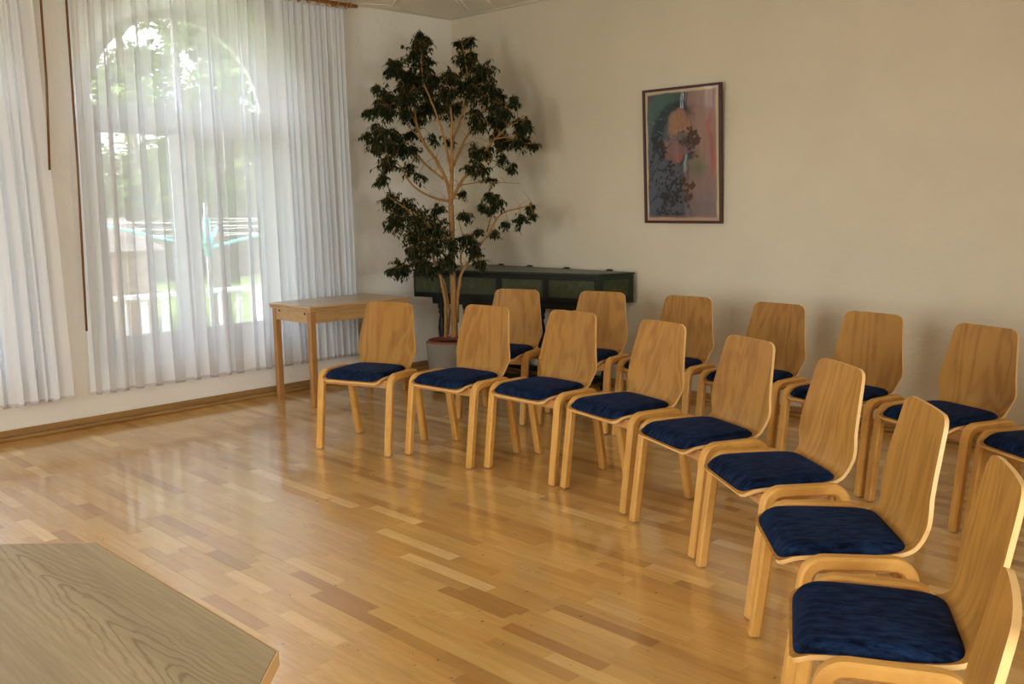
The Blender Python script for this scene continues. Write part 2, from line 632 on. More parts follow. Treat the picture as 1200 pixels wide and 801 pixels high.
# ------------------------------------------------------------------ walls with arched windows
SILL, SPRING = 0.37, 2.10
IN_W, IN_H = 0.88, 0.79      # arch half width and rise at the room face
FR_W, FR_H = 0.70, 0.69      # the same at the frame
def arch(c, hw, rise, spring, n=24):
    return [(c - hw * math.cos(PI * i / n), spring + rise * math.sin(PI * i / n)) for i in range(n + 1)]
def window_wall(name, length, centers, P, material):
    """P(s, z, d): s along the wall, d depth outward from the room face"""
    bm = bmesh.new()
    def V(s, z, d):
        return bm.verts.new(P(s, z, d))
    def quad(*a):
        bm.faces.new([V(*x) for x in a])
    n = 24
    for d, hw, rise, sill in ((0.0, IN_W, IN_H, SILL), (0.42, FR_W, FR_H, SILL - 0.03)):
        cur = 0.0
        for c in sorted(centers):
            quad((cur, 0, d), (c - hw, 0, d), (c - hw, CEIL, d), (cur, CEIL, d))
            quad((c - hw, 0, d), (c + hw, 0, d), (c + hw, sill, d), (c - hw, sill, d))
            a = arch(c, hw, rise, SPRING, n)
            for (s0, z0), (s1, z1) in zip(a, a[1:]):
                quad((s0, z0, d), (s1, z1, d), (s1, CEIL, d), (s0, CEIL, d))
            cur = c + hw
        quad((cur, 0, d), (length, 0, d), (length, CEIL, d), (cur, CEIL, d))
    for c in centers:
        def outline(hw, rise, sill):
            a = arch(c, hw, rise, SPRING, n)
            return [(c - hw, sill)] + a + [(c + hw, sill)]
        rings = [(0.0, outline(IN_W, IN_H, SILL)), (0.30, outline(FR_W, FR_H, SILL - 0.03)), (0.42, outline(FR_W, FR_H, SILL - 0.03))]
        for (d0, o0), (d1, o1) in zip(rings, rings[1:]):
            k = len(o0)
            for i in range(k):
                j = (i + 1) % k
                quad((*o0[i], d0), (*o0[j], d0), (*o1[j], d1), (*o1[i], d1))
    bmesh.ops.remove_doubles(bm, verts=bm.verts, dist=1e-5)
    return structure(from_bm(name, bm, material))
P_left = lambda s, z, d: (-d, -s, z)
P_back = lambda s, z, d: (s, ROOM_Y - d, z)
window_wall('wall_left', -ROOM_Y, [-c for c in WINC_LEFT], P_left, M['wall_window'])
window_wall('wall_back', ROOM_X, WINC_BACK, P_back, M['wall'])
structure(box('wall_far', (-0.42, 0, 0), (ROOM_X + 0.42, 0.2, CEIL), M['wall']))
P_right = lambda s, z, d: (ROOM_X + d, -s, z)
window_wall('wall_right', -ROOM_Y, [-c for c in WINC_RIGHT], P_right, M['wall'])

ceil = structure(box('ceiling', (-0.42, ROOM_Y - 0.42, CEIL), (ROOM_X + 0.42, 0.2, CEIL + 0.15), M['ceiling']))
# stucco ridges on the ceiling near the corner
for pl in ([(0.66, -0.545), (0.405, -0.2)], [(0.69, -0.51), (0.30, -0.035)], [(0.82, -0.355), (0.69, -0.15)], [(0.95, -0.27), (0.88, -0.13)],
           [(0.50, -0.97), (0.37, -0.885), (0.2, -0.78), (0.10, -1.0)], [(0.17, -0.72), (0.09, -0.55)],
           [(0.06, -0.10), (0.06, -2.4)], [(0.10, -0.06), (2.4, -0.06)]):
    bm = bmesh.new()
    tube(bm, [(x, y, CEIL + 0.001) for x, y in pl], 0.007, 6)
    from_bm('stucco_ridge', bm, M['ceiling'], ceil, True)

def make_window(name, c, P):
    w = structure(bpy.data.objects.new(name, None))
    COL.objects.link(w)
    w.location = P(c, SILL, 0.33)
    off = Vector(w.location)
    def pbox(nm, s0, s1, z0, z1, d0, d1, m, bev=0.006):
        a, b = Vector(P(c + s0, z0, d0)) - off, Vector(P(c + s1, z1, d1)) - off
        lo = [min(x, y) for x, y in zip(a, b)]
        hi = [max(x, y) for x, y in zip(a, b)]
        return box(nm, lo, hi, m, w, bev)
    mt = M['window_paint']
    n = 28
    # arch frame ring
    bm = bmesh.new()
    o = arch(0, FR_W + 0.02, FR_H + 0.02, SPRING, n)
    i_ = arch(0, FR_W - 0.055, FR_H - 0.055, SPRING, n)
    grid = []
    for (a, b) in zip(o, i_):
        grid.append([bm.verts.new(Vector(P(c + s, z, d)) - off) for (s, z), d in ((a, 0.29), (b, 0.29), (b, 0.36), (a, 0.36))])
    for g, h in zip(grid, grid[1:]):
        for k in range(4):
            bm.faces.new((g[k], g[(k + 1) % 4], h[(k + 1) % 4], h[k]))
    bm.faces.new(grid[0])
    bm.faces.new(grid[-1])
    from_bm('arch_frame', bm, mt, w)
    for s in (-1, 1):
        pbox('stile', s * FR_W - (0.06 if s > 0 else 0), s * FR_W + (0.06 if s < 0 else 0), SILL - 0.03, SPRING, 0.29, 0.36, mt)
    pbox('transom', -FR_W, FR_W, 1.985, 2.11, 0.275, 0.365, mt)
    pbox('bottom_rail', -FR_W, FR_W, SILL - 0.03, SILL + 0.09, 0.29, 0.36, mt)
    pbox('mullion', -0.045, 0.045, SILL + 0.05, 1.99, 0.285, 0.36, mt)
    pbox('arch_bar', -0.018, 0.018, 2.10, SPRING + FR_H - 0.03, 0.30, 0.35, mt)
    for s in (-1, 1):
        x0, x1 = sorted((s * 0.045, s * (FR_W - 0.06)))
        # casement: four rails and the glazing bars
        pbox('casement_stile', x0, x0 + 0.05, SILL + 0.09, 1.985, 0.295, 0.345, mt)
        pbox('casement_stile', x1 - 0.05, x1, SILL + 0.09, 1.985, 0.295, 0.345, mt)
        pbox('casement_rail', x0, x1, SILL + 0.09, SILL + 0.16, 0.295, 0.345, mt)
        pbox('casement_rail', x0, x1, 1.93, 1.985, 0.295, 0.345, mt)
        pbox('glazing_bar', x0 + 0.05, x1 - 0.05, 1.69, 1.715, 0.305, 0.335, mt, 0.003)
        xm = (x0 + x1) / 2
        pbox('glazing_bar', xm - 0.012, xm + 0.012, 1.715, 1.93, 0.305, 0.335, mt, 0.003)
        pbox('pane', x0 + 0.05, xm - 0.012, 1.715, 1.93, 0.318, 0.322, M['glass'], 0)
        pbox('pane', xm + 0.012, x1 - 0.05, 1.715, 1.93, 0.318, 0.322, M['glass'], 0)
        pbox('pane', x0 + 0.05, x1 - 0.05, SILL + 0.16, 1.69, 0.318, 0.322, M['glass'], 0)
        # half-round pane
        a = [p for p in arch(0, FR_W - 0.055, FR_H - 0.055, SPRING, n) if p[0] * s > 0.017]
        edge = ([(s * 0.018, SPRING + 0.01), (s * 0.018, SPRING + FR_H - 0.056)] + (a if s > 0 else a[::-1]))
        vs_ = [Vector(P(c + x, z, 0.32)) - off for x, z in edge]
        mesh('arch_pane', vs_, [list(range(len(vs_)))], M['glass'], w)
    pbox('sill', -IN_W + 0.02, IN_W - 0.02, SILL - 0.005, SILL + 0.012, 0.0, 0.28, M['white_paint'], 0.003) if False else None
    return w
for i, c in enumerate(WINC_LEFT):
    make_window('window_%d' % (i + 1), -c, P_left)
for i, c in enumerate(WINC_BACK):
    make_window('window_%d' % (i + 4), c, P_back)

for i, c in enumerate(WINC_RIGHT):
    make_window('window_%d' % (i + 6), -c, P_right)

# ------------------------------------------------------------------ floor: parquet pieces
floor = structure(box('floor', (-0.42, ROOM_Y - 0.42, -0.06), (ROOM_X + 0.42, 0.2, -0.0095), M['gap']))
ROWW = 0.0585
rng = random.Random(11)
pieces = []
nrow = int(-ROOM_Y / ROWW) + 1
for r in range(nrow):
    y1 = -r * ROWW
    y0 = y1 - ROWW
    x = -rng.uniform(0, 0.4)
    while x < ROOM_X:
        L = rng.choice((0.26, 0.32, 0.38, 0.38, 0.44, 0.50)) + rng.uniform(-0.03, 0.03)
        a, b = max(x, 0.0), min(x + L, ROOM_X)
        x += L
        if b - a < 0.02:
            continue
        t = rng.random()
        t = min(1.0, max(0.0, 0.47 + 0.20 * rng.gauss(0, 1) + (0.40 if t > 0.91 else 0) - (0.25 if t < 0.10 else 0)))
        pieces.append((a, b, y0, max(y1 - 0, y0), r, t))
DESK_Z = 0.72
def frame_area(p):
    a, b, y0, y1 = p[:4]
    q = [to_px((x, y, 0)) for x, y in ((a, y0), (b, y0), (b, y1), (a, y1))]
    if any(v is None for v in q):
        return 0
    if any(not (0 <= v[0] <= 1200 and 0 <= v[1] <= 801) for v in q):
        return 0
    cx, cy = sum(v[0] for v in q) / 4, sum(v[1] for v in q) / 4
    if cx < 330 and cy > 630 and cy > 634 + (cx - 118) * 0.632:
        return 0
    if cx > 640 and cy < 420 + (cx - 640) * 0.9:
        return 0
    return abs(sum(q[i][0] * q[(i + 1) % 4][1] - q[(i + 1) % 4][0] * q[i][1] for i in range(4))) / 2
order = sorted(range(len(pieces)), key=lambda i: -frame_area(pieces[i]))
single = set(order[:300])
def plank_geo(p):
    a, b, y0, y1, r, t = p
    # the three strips of one board sit close; boards have a slightly wider joint
    g0 = 0.0005 if r % 3 == 2 else 0.0001
    g1 = 0.0005 if r % 3 == 0 else 0.0001
    a, b, y0, y1 = a + 0.0002, b - 0.0002, y0 + g0, y1 - g1
    c = 0.00012
    v = [(a, y0, -0.01), (b, y0, -0.01), (b, y1, -0.01), (a, y1, -0.01), (a, y0, -c), (b, y0, -c), (b, y1, -c), (a, y1, -c),
         (a + c, y0 + c, 0), (b - c, y0 + c, 0), (b - c, y1 - c, 0), (a + c, y1 - c, 0)]
    f = [(8, 9, 10, 11)]
    for k in range(4):
        j = (k + 1) % 4
        f += [(k, j, 4 + j, 4 + k), (4 + k, 4 + j, 8 + j, 8 + k)]
    return v, f
rv, rf, rt = [], [], []
for i, p in enumerate(pieces):
    v, f = plank_geo(p)
    if i in single:
        cx, cy = (p[0] + p[1]) / 2, (p[2] + p[3]) / 2
        o = mesh('plank', [(x - cx, y - cy, z) for x, y, z in v], f, M['plank'], floor)
        o.location = (cx, cy, 0)
        tone_attr(o.data, [p[5]] * len(v))
    else:
        k = len(rv)
        rv += v
        rf += [tuple(j + k for j in q) for q in f]
        rt += [p[5]] * len(v)
o = mesh('plank_field', rv, rf, M['plank'], floor)
tone_attr(o.data, rt)
o['kind'] = 'stuff'

# skirting boards: a board and a shoe moulding with a dark joint between
for nm, lo, hi, lo2, hi2 in (
        ('baseboard_left', (0.0, ROOM_Y, 0.030), (0.016, 0.0, 0.068), (0.0, ROOM_Y, 0.0), (0.028, 0.0, 0.027)),
        ('baseboard_far', (0.0, -0.016, 0.030), (ROOM_X, 0.0, 0.068), (0.0, -0.028, 0.0), (ROOM_X, 0.0, 0.027))):
    b = structure(box(nm, lo, hi, M['skirting'], None, 0.003))
    box('shoe_moulding', lo2, hi2, M['skirting'], b, 0.008, 2)

# ------------------------------------------------------------------ curtains
def make_curtain(y_left, y_right, seed, dens, label, ztop=2.880, zbot=0.225, x0=0.08):
    """dens(t): relative fold density along the width, t from the y_left edge to the y_right edge"""
    rg = random.Random(seed)
    n, rows = 760, 16
    W_ = y_right - y_left
    edges, amps = [0.0], [rg.uniform(0.5, 1.1)]
    while edges[-1] < 1.0:
        edges.append(edges[-1] + dens(edges[-1]) * rg.choice((0.55, 0.8, 0.9, 1.2, 1.7)) / W_)
        amps.append(rg.choice((0.45, 0.7, 0.9, 1.15)) * rg.uniform(0.85, 1.15))
    amps.append(0.7)
    cum, am = [], []
    for i in range(n + 1):
        t = i / n
        k = max(j for j in range(len(edges)) if edges[j] <= t + 1e-9)
        k = min(k, len(edges) - 2)
        f = (t - edges[k]) / (edges[k + 1] - edges[k])
        cum.append(k + f)
        am.append(amps[k] + (amps[k + 1] - amps[k]) * f * f * (3 - 2 * f))
    ph = [rg.uniform(0, 2 * PI) for _ in range(8)]
    verts, faces = [], []
    for j in range(rows + 1):
        v = j / rows
        z = ztop + (zbot - ztop) * v
        for i in range(n + 1):
            t = i / n
            k = cum[i]
            th = 2 * PI * k + 0.8 * v * math.sin(0.9 * k + ph[1])
            irr = am[i]
            amp = (0.014 + 0.026 * min(1, v * 1.6)) * irr * (0.75 if dens(t) < 0.07 else 1.0)
            gather = 0.006 * math.sin(3 * th + ph[4]) * max(0, 1 - v * 2.2)
            x = x0 + amp * math.sin(th) + gather
            y = y_left + (y_right - y_left) * t
            # folds lean over: sideways swing at twice the rate lets layers overlap
            y += 0.62 * amp * math.sin(2 * th + ph[5]) + 0.012 * v * math.sin(0.6 * k + ph[6])
            y += -0.05 * v * (1 - 2 * t) * 0.6
            zz = z + (0.010 * math.sin(th + 0.8) * v if j == rows else 0)
            verts.append((x, y, zz))
    for j in range(rows):
        for i in range(n):
            a = j * (n + 1) + i
            faces.append((a, a + 1, a + n + 2, a + n + 1))
    root = thing('curtain', label, 'curtain', (x0, (y_left + y_right) / 2, zbot), 0, 'sheer white window curtains')
    off = Vector(root.location)
    mesh('cloth', [Vector(p) - off for p in verts], faces, M['sheer'], root, True)
    # hem: the doubled edge at the bottom
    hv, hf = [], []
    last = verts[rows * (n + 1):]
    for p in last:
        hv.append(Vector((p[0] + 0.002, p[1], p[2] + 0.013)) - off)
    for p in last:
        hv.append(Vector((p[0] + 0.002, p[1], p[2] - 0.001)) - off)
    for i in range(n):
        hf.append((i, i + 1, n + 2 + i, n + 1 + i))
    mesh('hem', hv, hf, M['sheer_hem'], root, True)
    hv, hf = [], []
    for p in verts[:n + 1]:
        hv.append(Vector((p[0] + 0.002, p[1], p[2] + 0.004)) - off)
    for p in verts[:n + 1]:
        hv.append(Vector((p[0] + 0.002, p[1], p[2] - 0.035)) - off)
    for i in range(n):
        hf.append((i, i + 1, n + 2 + i, n + 1 + i))
    mesh('heading_tape', hv, hf, M['sheer'], root, True)
    return root
make_curtain(-3.235, -1.175, 3, lambda t: 0.060 if t < 0.08 else (0.105 if t < 0.70 else 0.055),
             'wide sheer white curtain over the arched window next to the wooden table')
make_curtain(-5.35, -3.43, 5, lambda t: 0.10,
             'sheer white curtain cut off by the left edge of the photo')

rodz = 2.926
def make_rod(y0, y1, label):
    t = thing('curtain_rod', label, 'curtain rod', (0.08, (y0 + y1) / 2, rodz), 0, 'wooden curtain rods')
    h = (y1 - y0) / 2
    bm = bmesh.new()
    tube(bm, [(0, -h, 0), (0, h, 0)], 0.013, 12)
    from_bm('pole', bm, M['rod'], t, True)
    for s in (-1, 1):
        bm = bmesh.new()
        tube(bm, [(0, s * (h - 0.075), 0), (0, s * (h - 0.06), 0)], 0.020, 12)
        from_bm('collar', bm, M['rod'], t)
    for s in (-0.85, 0.85):
        box('wall_bracket', (-0.08, s * h - 0.012, -0.012), (0.0, s * h + 0.012, 0.012), M['rod'], t, 0.003)
    k = 26
    me = None
    for i in range(k):
        yy = -h + 0.10 + (2 * h - 0.20) * i / (k - 1)
        if me is None:
            bm = bmesh.new()
            pts = [(0.022 * math.cos(a * PI / 8), 0, 0.022 * math.sin(a * PI / 8) - 0.008) for a in range(17)]
            tube(bm, pts, 0.0042, 6, False)
            o = from_bm('ring', bm, M['rod'], t, True)
            me = o.data
        else:
            o = bpy.data.objects.new('ring', me)
            COL.objects.link(o)
            o.parent = t
        o.location = (0, yy, 0)
    return t
make_rod(-3.33, -1.04, 'brown wooden rod with rings carrying the wide curtain beside the corner')
make_rod(-5.45, -3.40, 'brown wooden rod out of sight above the left edge curtain')

def wand(pts, label):
    bm = bmesh.new()
    base = Vector(pts[0])
    tube(bm, [Vector(p) - base for p in pts], 0.0075, 8)
    o = from_bm('curtain_wand', bm, M['wand'], None, True)
    o.location = base
    tag(o, label, 'curtain wand', 'brown curtain pulling wands')
wand([(0.13, -3.29, 0.65), (0.13, -3.262, 1.7), (0.10, -3.235, 2.86)], 'long brown wand hanging at the left edge of the wide curtain')
wand([(0.14, -3.435, 1.66), (0.13, -3.405, 2.2), (0.10, -3.385, 2.86)], 'shorter brown wand against the curtain at the left edge of the photo')

# ------------------------------------------------------------------ chairs
def fillet(pts, rad, n=7):
    out = [Vector(pts[0])]
    for i in range(1, len(pts) - 1):
        p0, p1, p2 = Vector(pts[i - 1]), Vector(pts[i]), Vector(pts[i + 1])
        a, b = (p0 - p1).normalized(), (p2 - p1).normalized()
        ang = math.acos(max(-1, min(1, a.dot(b))))
        d = rad / math.tan(ang / 2)
        cen = p1 + (a + b).normalized() * (rad / math.sin(ang / 2))
        s, e = p1 + a * d - cen, p1 + b * d - cen
        for k in range(n + 1):
            t = k / n
            tot = s.angle(e)
            v = (s * math.sin((1 - t) * tot) + e * math.sin(t * tot)) / math.sin(tot)
            out.append(cen + v)
    out.append(Vector(pts[-1]))
    return out
def side_frame_bm():
    # centre line in the (y, z) plane; section: chamfered bar
    path = fillet([(0.0, 0.0, 0.006), (0.0, 0.052, 0.446), (0.0, 0.320, 0.441), (0.0, 0.400, 0.006)], 0.052)
    bm = bmesh.new()
    hx, ht, ch = 0.0210, 0.0190, 0.0070
    sec = [(-hx + ch, -ht), (hx - ch, -ht), (hx, -ht + ch), (hx, ht - ch), (hx - ch, ht), (-hx + ch, ht), (-hx, ht - ch), (-hx, -ht + ch)]
    rings = []
    for i, p in enumerate(path):
        if i == 0:
            t = path[1] - path[0]
            nrm = Vector((0, -1, 0.0))
        elif i == len(path) - 1:
            t = path[-1] - path[-2]
            nrm = Vector((0, 1, 0))
        else:
            t = (path[i + 1] - p).normalized() + (p - path[i - 1]).normalized()
            nrm = Vector((0, -t.z, t.y)).normalized()
        rings.append([bm.verts.new(p + Vector((1, 0, 0)) * a + nrm * b) for a, b in sec])
    for r0, r1 in zip(rings, rings[1:]):
        for k in range(8):
            bm.faces.new((r0[k], r0[(k + 1) % 8], r1[(k + 1) % 8], r1[k]))
    bm.faces.new(rings[0])
    bm.faces.new(rings[-1])
    return bm
PROF = [(-0.018, 0.416), (0.0, 0.4255), (0.03, 0.4325), (0.08, 0.436), (0.18, 0.436), (0.26, 0.4365), (0.305, 0.439), (0.335, 0.445),
        (0.357, 0.457), (0.372, 0.475), (0.381, 0.497), (0.3875, 0.52), (0.394, 0.548), (0.402, 0.59), (0.413, 0.66), (0.429, 0.745), (0.445, 0.831)]
def resample(prof, n):
    P_ = [Vector((a, b, 0)) for a, b in prof]
    # Catmull-Rom then even spacing
    dense = []
    for i in range(len(P_) - 1):
        p0, p1, p2, p3 = P_[max(i - 1, 0)], P_[i], P_[i + 1], P_[min(i + 2, len(P_) - 1)]
        for k in range(12):
            t = k / 12
            dense.append(0.5 * ((2 * p1) + (-p0 + p2) * t + (2 * p0 - 5 * p1 + 4 * p2 - p3) * t * t + (-p0 + 3 * p1 - 3 * p2 + p3) * t ** 3))
    dense.append(P_[-1])
    L = [0]
    for a, b in zip(dense, dense[1:]):
        L.append(L[-1] + (b - a).length)
    out = []
    for i in range(n):
        s = L[-1] * i / (n - 1)
        k = max(j for j in range(len(L)) if L[j] <= s + 1e-9)
        k = min(k, len(L) - 2)
        f = (s - L[k]) / max(1e-9, L[k + 1] - L[k])
        out.append((dense[k].lerp(dense[k + 1], f), s))
    return out, L[-1]
def shell_half_width(y, z):
    if z < 0.447 and y < 0.34:
        # seat: widest ahead, drawn in towards the bend
        t = max(0, min(1, (y - 0.10) / 0.24))
        return 0.196 - 0.014 * t * t
    ks = [(0.445, 0.182), (0.47, 0.180), (0.50, 0.191), (0.525, 0.2025), (0.545, 0.2055), (0.565, 0.2045), (0.62, 0.196), (0.831, 0.161)]
    for (a, wa), (b, wb) in zip(ks, ks[1:]):
        if z <= b:
            t = max(0, (z - a) / (b - a))
            return wa + (wb - wa) * t
    return 0.161
def shell_mesh(parent):
    n, m, th = 90, 12, 0.0125
    pts, Ltot = resample(PROF, n)
    top, bot = [], []
    verts = []
    # finer rows near the two ends for the rounded corners
    for i, (p, s) in enumerate(pts):
        y, z = p.x, p.y
        q0, q1 = pts[max(i - 1, 0)][0], pts[min(i + 1, n - 1)][0]
        t = (q1 - q0).normalized()
        nrm = Vector((-t.y, t.x))         # towards the sitter
        w = shell_half_width(y, z)
        for d, r in ((Ltot - s, 0.034), (s, 0.032)):
            if d < r:
                w = w - r + math.sqrt(max(0, r * r - (r - d) ** 2))
        back = max(0.0, min(1.0, (z - 0.46) / 0.15))
        rt, rb = [], []
        for k in range(m + 1):
            u = -1 + 2 * k / m
            x = u * w
            dy = -back * 0.016 * (x / 0.2) ** 2
            dz = 0.005 * (1 - back) * (x / 0.2) ** 2 * (1 if y > 0.02 else max(0, (y + 0.018) / 0.038))
            rt.append(len(verts)); verts.append((x, y + dy + nrm.x * th / 2, z + dz + nrm.y * th / 2))
            rb.append(len(verts)); verts.append((x, y + dy - nrm.x * th / 2, z + dz - nrm.y * th / 2))
        top.append(rt); bot.append(rb)
    faces = []
    for i in range(n - 1):
        for k in range(m):
            faces.append((top[i][k], top[i][k + 1], top[i + 1][k + 1], top[i + 1][k]))
            faces.append((bot[i][k + 1], bot[i][k], bot[i + 1][k], bot[i + 1][k + 1]))
        faces.append((bot[i][0], top[i][0], top[i + 1][0], bot[i + 1][0]))
        faces.append((top[i][m], bot[i][m], bot[i + 1][m], top[i + 1][m]))
    for k in range(m):
        faces.append((top[0][k + 1], top[0][k], bot[0][k], bot[0][k + 1]))
        faces.append((top[-1][k], top[-1][k + 1], bot[-1][k + 1], bot[-1][k]))
    o = mesh('seat_shell', verts, faces, M['shell'], parent)
    me = o.data
    me.materials.append(M['edge_ply'])
    for poly in me.polygons:
        poly.use_smooth = True
    # ply edge faces carry the lighter edge grain and meet the faces in a crisp line
    cnt, per = n - 1, 2 * m + 2
    for i in range(cnt):
        for e in (2 * m, 2 * m + 1):
            me.polygons[i * per + e].material_index = 1
    for f in me.polygons[cnt * per:]:
        f.material_index = 1
    kinds = {}
    for f in me.polygons:
        for ek in f.edge_keys:
            kinds.setdefault(ek, set()).add(f.material_index)
    for e in me.edges:
        if len(kinds.get(tuple(sorted(e.vertices)), ())) > 1:
            e.use_edge_sharp = True
    return o
M['edge_ply'] = simple('ply_edge', (0.74, 0.48, 0.20), 0.4)
def cushion_mesh(parent):
    n, m = 30, 24
    y0, y1 = -0.014, 0.355
    bm = bmesh.new()
    rows = []
    zs = lambda y: 0.4395 if y > 0.06 else 0.4395 - 0.017 * ((0.06 - y) / 0.074) ** 2
    for j in range(n + 1):
        v = -1 + 2 * j / n
        row = []
        for k in range(m + 1):
            u = -1 + 2 * k / m
            # square-to-rounded-square map
            uu, vv = math.copysign(abs(u) ** 0.8, u), math.copysign(abs(v) ** 0.8, v)
            e = 9.0
            nrm = (abs(uu) ** e + abs(vv) ** e) ** (1 / e)
            mx = max(abs(uu), abs(vv), 1e-9)
            s = mx / max(nrm, 1e-9)
            uu, vv = uu * s, vv * s
            y = (y0 + y1) / 2 + vv * (y1 - y0) / 2
            hw = 0.193 - 0.018 * max(0, min(1, (y - 0.12) / 0.22)) ** 2
            x = uu * hw
            edge = 1 - max(abs(u), abs(v)) ** 1.0
            h = 0.025 * (1 - (1 - min(1, edge * 4.2)) ** 2.4) + 0.006 * (1 - u * u) * (1 - v * v)
            row.append(bm.verts.new((x, y, zs(y) + 0.006 + h)))
        rows.append(row)
    for a, b in zip(rows, rows[1:]):
        for k in range(m):
            bm.faces.new((a[k], a[k + 1], b[k + 1], b[k]))
    # closed underside
    rim = rows[0] + [r[-1] for r in rows[1:]] + rows[-1][-2::-1] + [r[0] for r in rows[-2:0:-1]]
    low = [bm.verts.new((v.co.x * 0.985, v.co.y, v.co.z - 0.004)) for v in rim]
    for i in range(len(rim)):
        j = (i + 1) % len(rim)
        bm.faces.new((rim[j], rim[i], low[i], low[j]))
    bm.faces.new(low)
    return from_bm('seat_cushion', bm, M['velvet'], parent, True)

def make_chair():
    t = thing('stacking_chair', '', 'chair', (0, 0, 0), 0, 'beech chairs with blue seats in two curved rows')
    shell_mesh(t)
    cushion_mesh(t)
    fm = None
    for s in (-1, 1):
        if fm is None:
            o = from_bm('side_frame', side_frame_bm(), M['bentwood'], t, True)
            o.data.set_sharp_from_angle(angle=R(30))
            fm = o.data
        else:
            o = bpy.data.objects.new('side_frame', fm)
            COL.objects.link(o)
            o.parent = t
        o.location = (s * 0.2385, 0, 0)
        for yy in (0.0005, 0.3995):
            bm = bmesh.new()
            lathe(bm, [(0, 0), (0.011, 0), (0.012, 0.002), (0.012, 0.007), (0, 0.007)], 10)
            g = from_bm('foot_glide', bm, M['glide'], o)
            g.location = (0, yy, 0)
    box('cross_rail', (-0.222, 0.045, 0.383), (0.222, 0.066, 0.428), M['apron'], t, 0.004)
    box('cross_rail', (-0.222, 0.292, 0.385), (0.222, 0.312, 0.430), M['apron'], t, 0.004)
    for s in (-1, 1):
        box('corner_block', (s * 0.222 - 0.02, 0.075, 0.405), (s * 0.222, 0.28, 0.428), M['apron'], t, 0.003)
    return t
chair0 = make_chair()
CH = [
    (1.8465, -2.4837, 0.3333, 'beech chair at the left end of the front row, nearest the wooden table'),
    (2.3606, -2.2763, 0.0839, 'second chair from the left in the front row, hiding part of the grey pot'),
    (2.9031, -2.1846, -0.0051, 'third chair from the left in the front row'),
    (3.4502, -2.2335, -0.2273, 'fourth chair from the left in the front row, with wavy grain on its back'),
    (4.0063, -2.4369, -0.3905, 'fifth chair from the left in the front row'),
    (4.4957, -2.7258, -0.6221, 'sixth chair from the left in the front row, its back turned partly sideways'),
    (4.9261, -3.1564, -0.8597, 'seventh chair from the left in the front row, third nearest to the viewer'),
    (5.270, -3.630, R(-61), 'chair with the largest visible blue seat at the lower right'),
    (5.468, -4.275, R(-71), 'nearest chair, cut off in the lower right corner with only its back edge showing'),
    (1.894, -1.4316, 0.3237, 'leftmost chair of the rear row, in front of the green panelled instrument'),
    (2.4228, -1.2342, 0.2067, 'second chair from the left in the rear row, below the right end of the instrument'),
    (2.9732, -1.1621, 0.0476, 'third chair from the left in the rear row, below the framed picture'),
    (3.5567, -1.1864, -0.0678, 'fourth chair from the left in the rear row'),
    (4.1198, -1.293, -0.156, 'fifth chair from the left in the rear row'),
    (4.6474, -1.4474, -0.3527, 'sixth chair from the left in the rear row, its whole back seen against the wall'),
    (5.15, -1.70, R(-31), 'rear row chair cut off by the right edge, only its seat corner showing'),
]
for i, (x, y, a, lab) in enumerate(CH):
    c = chair0 if i == 0 else copy_tree(chair0)
    c.location = (x, y, 0)
    c.rotation_euler = (0, 0, a)
    c['label'] = lab

# ------------------------------------------------------------------ side table by the window
T = thing('side_table', 'small light wooden table with a doubled top standing below the curtain', 'table', (0.40, -1.53, 0))
hx, hy, zt = 0.265, 0.445, 0.717
box('table_top', (-hx, -hy, zt - 0.017), (hx, hy, zt), M['table'], T, 0.003)
box('folding_leaf', (-hx + 0.003, -hy + 0.003, zt - 0.036), (hx - 0.003, hy - 0.003, zt - 0.0185), M['table'], T, 0.003)
for sx in (-1, 1):
    for sy in (-1, 1):
        x, y = sx * (hx - 0.038), sy * (hy - 0.038)
        box('leg', (x - 0.022, y - 0.022, 0), (x + 0.022, y + 0.022, zt - 0.036), M['table_leg'], T, 0.003)
ap = None
for sy in (-1, 1):
    y = sy * (hy - 0.032)
    o = box('apron', (-hx + 0.06, y - 0.011, zt - 0.120), (hx - 0.06, y + 0.011, zt - 0.036), M['table'], T, 0.002)
    if sy < 0:
        ap = o
for sx in (-1, 1):
    x = sx * (hx - 0.032)
    box('apron', (x - 0.011, -hy + 0.06, zt - 0.120), (x + 0.011, hy - 0.06, zt - 0.036), M['table'], T, 0.002)
for x in (-0.155, 0.175):
    bm = bmesh.new()
    tube(bm, [(x, -hy + 0.022, zt - 0.052), (x, -hy + 0.016, zt - 0.052)], 0.007, 10)
    from_bm('bolt_head', bm, M['black'], ap)

# ------------------------------------------------------------------ near table with cut corners (lower left)
S = 0.735                      # side of the eight-sided top
q = S / math.sqrt(2)
cxd, top_y = 4.645, -4.874
poly = [(-S / 2, 0), (S / 2, 0), (S / 2 + q, -q), (S / 2 + q, -q - S), (S / 2, -2 * q - S), (-S / 2, -2 * q - S), (-S / 2 - q, -q - S), (-S / 2 - q, -q)]
cyd = -(q + S / 2)
poly = [(x, y - cyd) for x, y in poly][::-1]
D = thing('octagonal_table', 'grey brown oak table with cut corners in the lower left foreground', 'table', (cxd, top_y + cyd, 0))
DESK_FIGURE_Y = at_z(110, 715, DESK_Z).y - (top_y + cyd)
M['desk'] = desk_mat()
bm = bmesh.new()
prism(bm, [(x * 0.9965, y * 0.9965) for x, y in poly], DESK_Z - 0.024, DESK_Z, 0.0015)
from_bm('table_top', bm, M['desk'], D)
for k in range(8):
    (x0, y0), (x1, y1) = poly[k], poly[(k + 1) % 8]
    bm = bmesh.new()
    ins = lambda x, y: (x * 0.9966, y * 0.9966)
    prism(bm, [(x0, y0), (x1, y1), ins(x1, y1), ins(x0, y0)], DESK_Z - 0.026, DESK_Z - 0.0005)
    from_bm('edge_band', bm, M['desk_edge'], D)
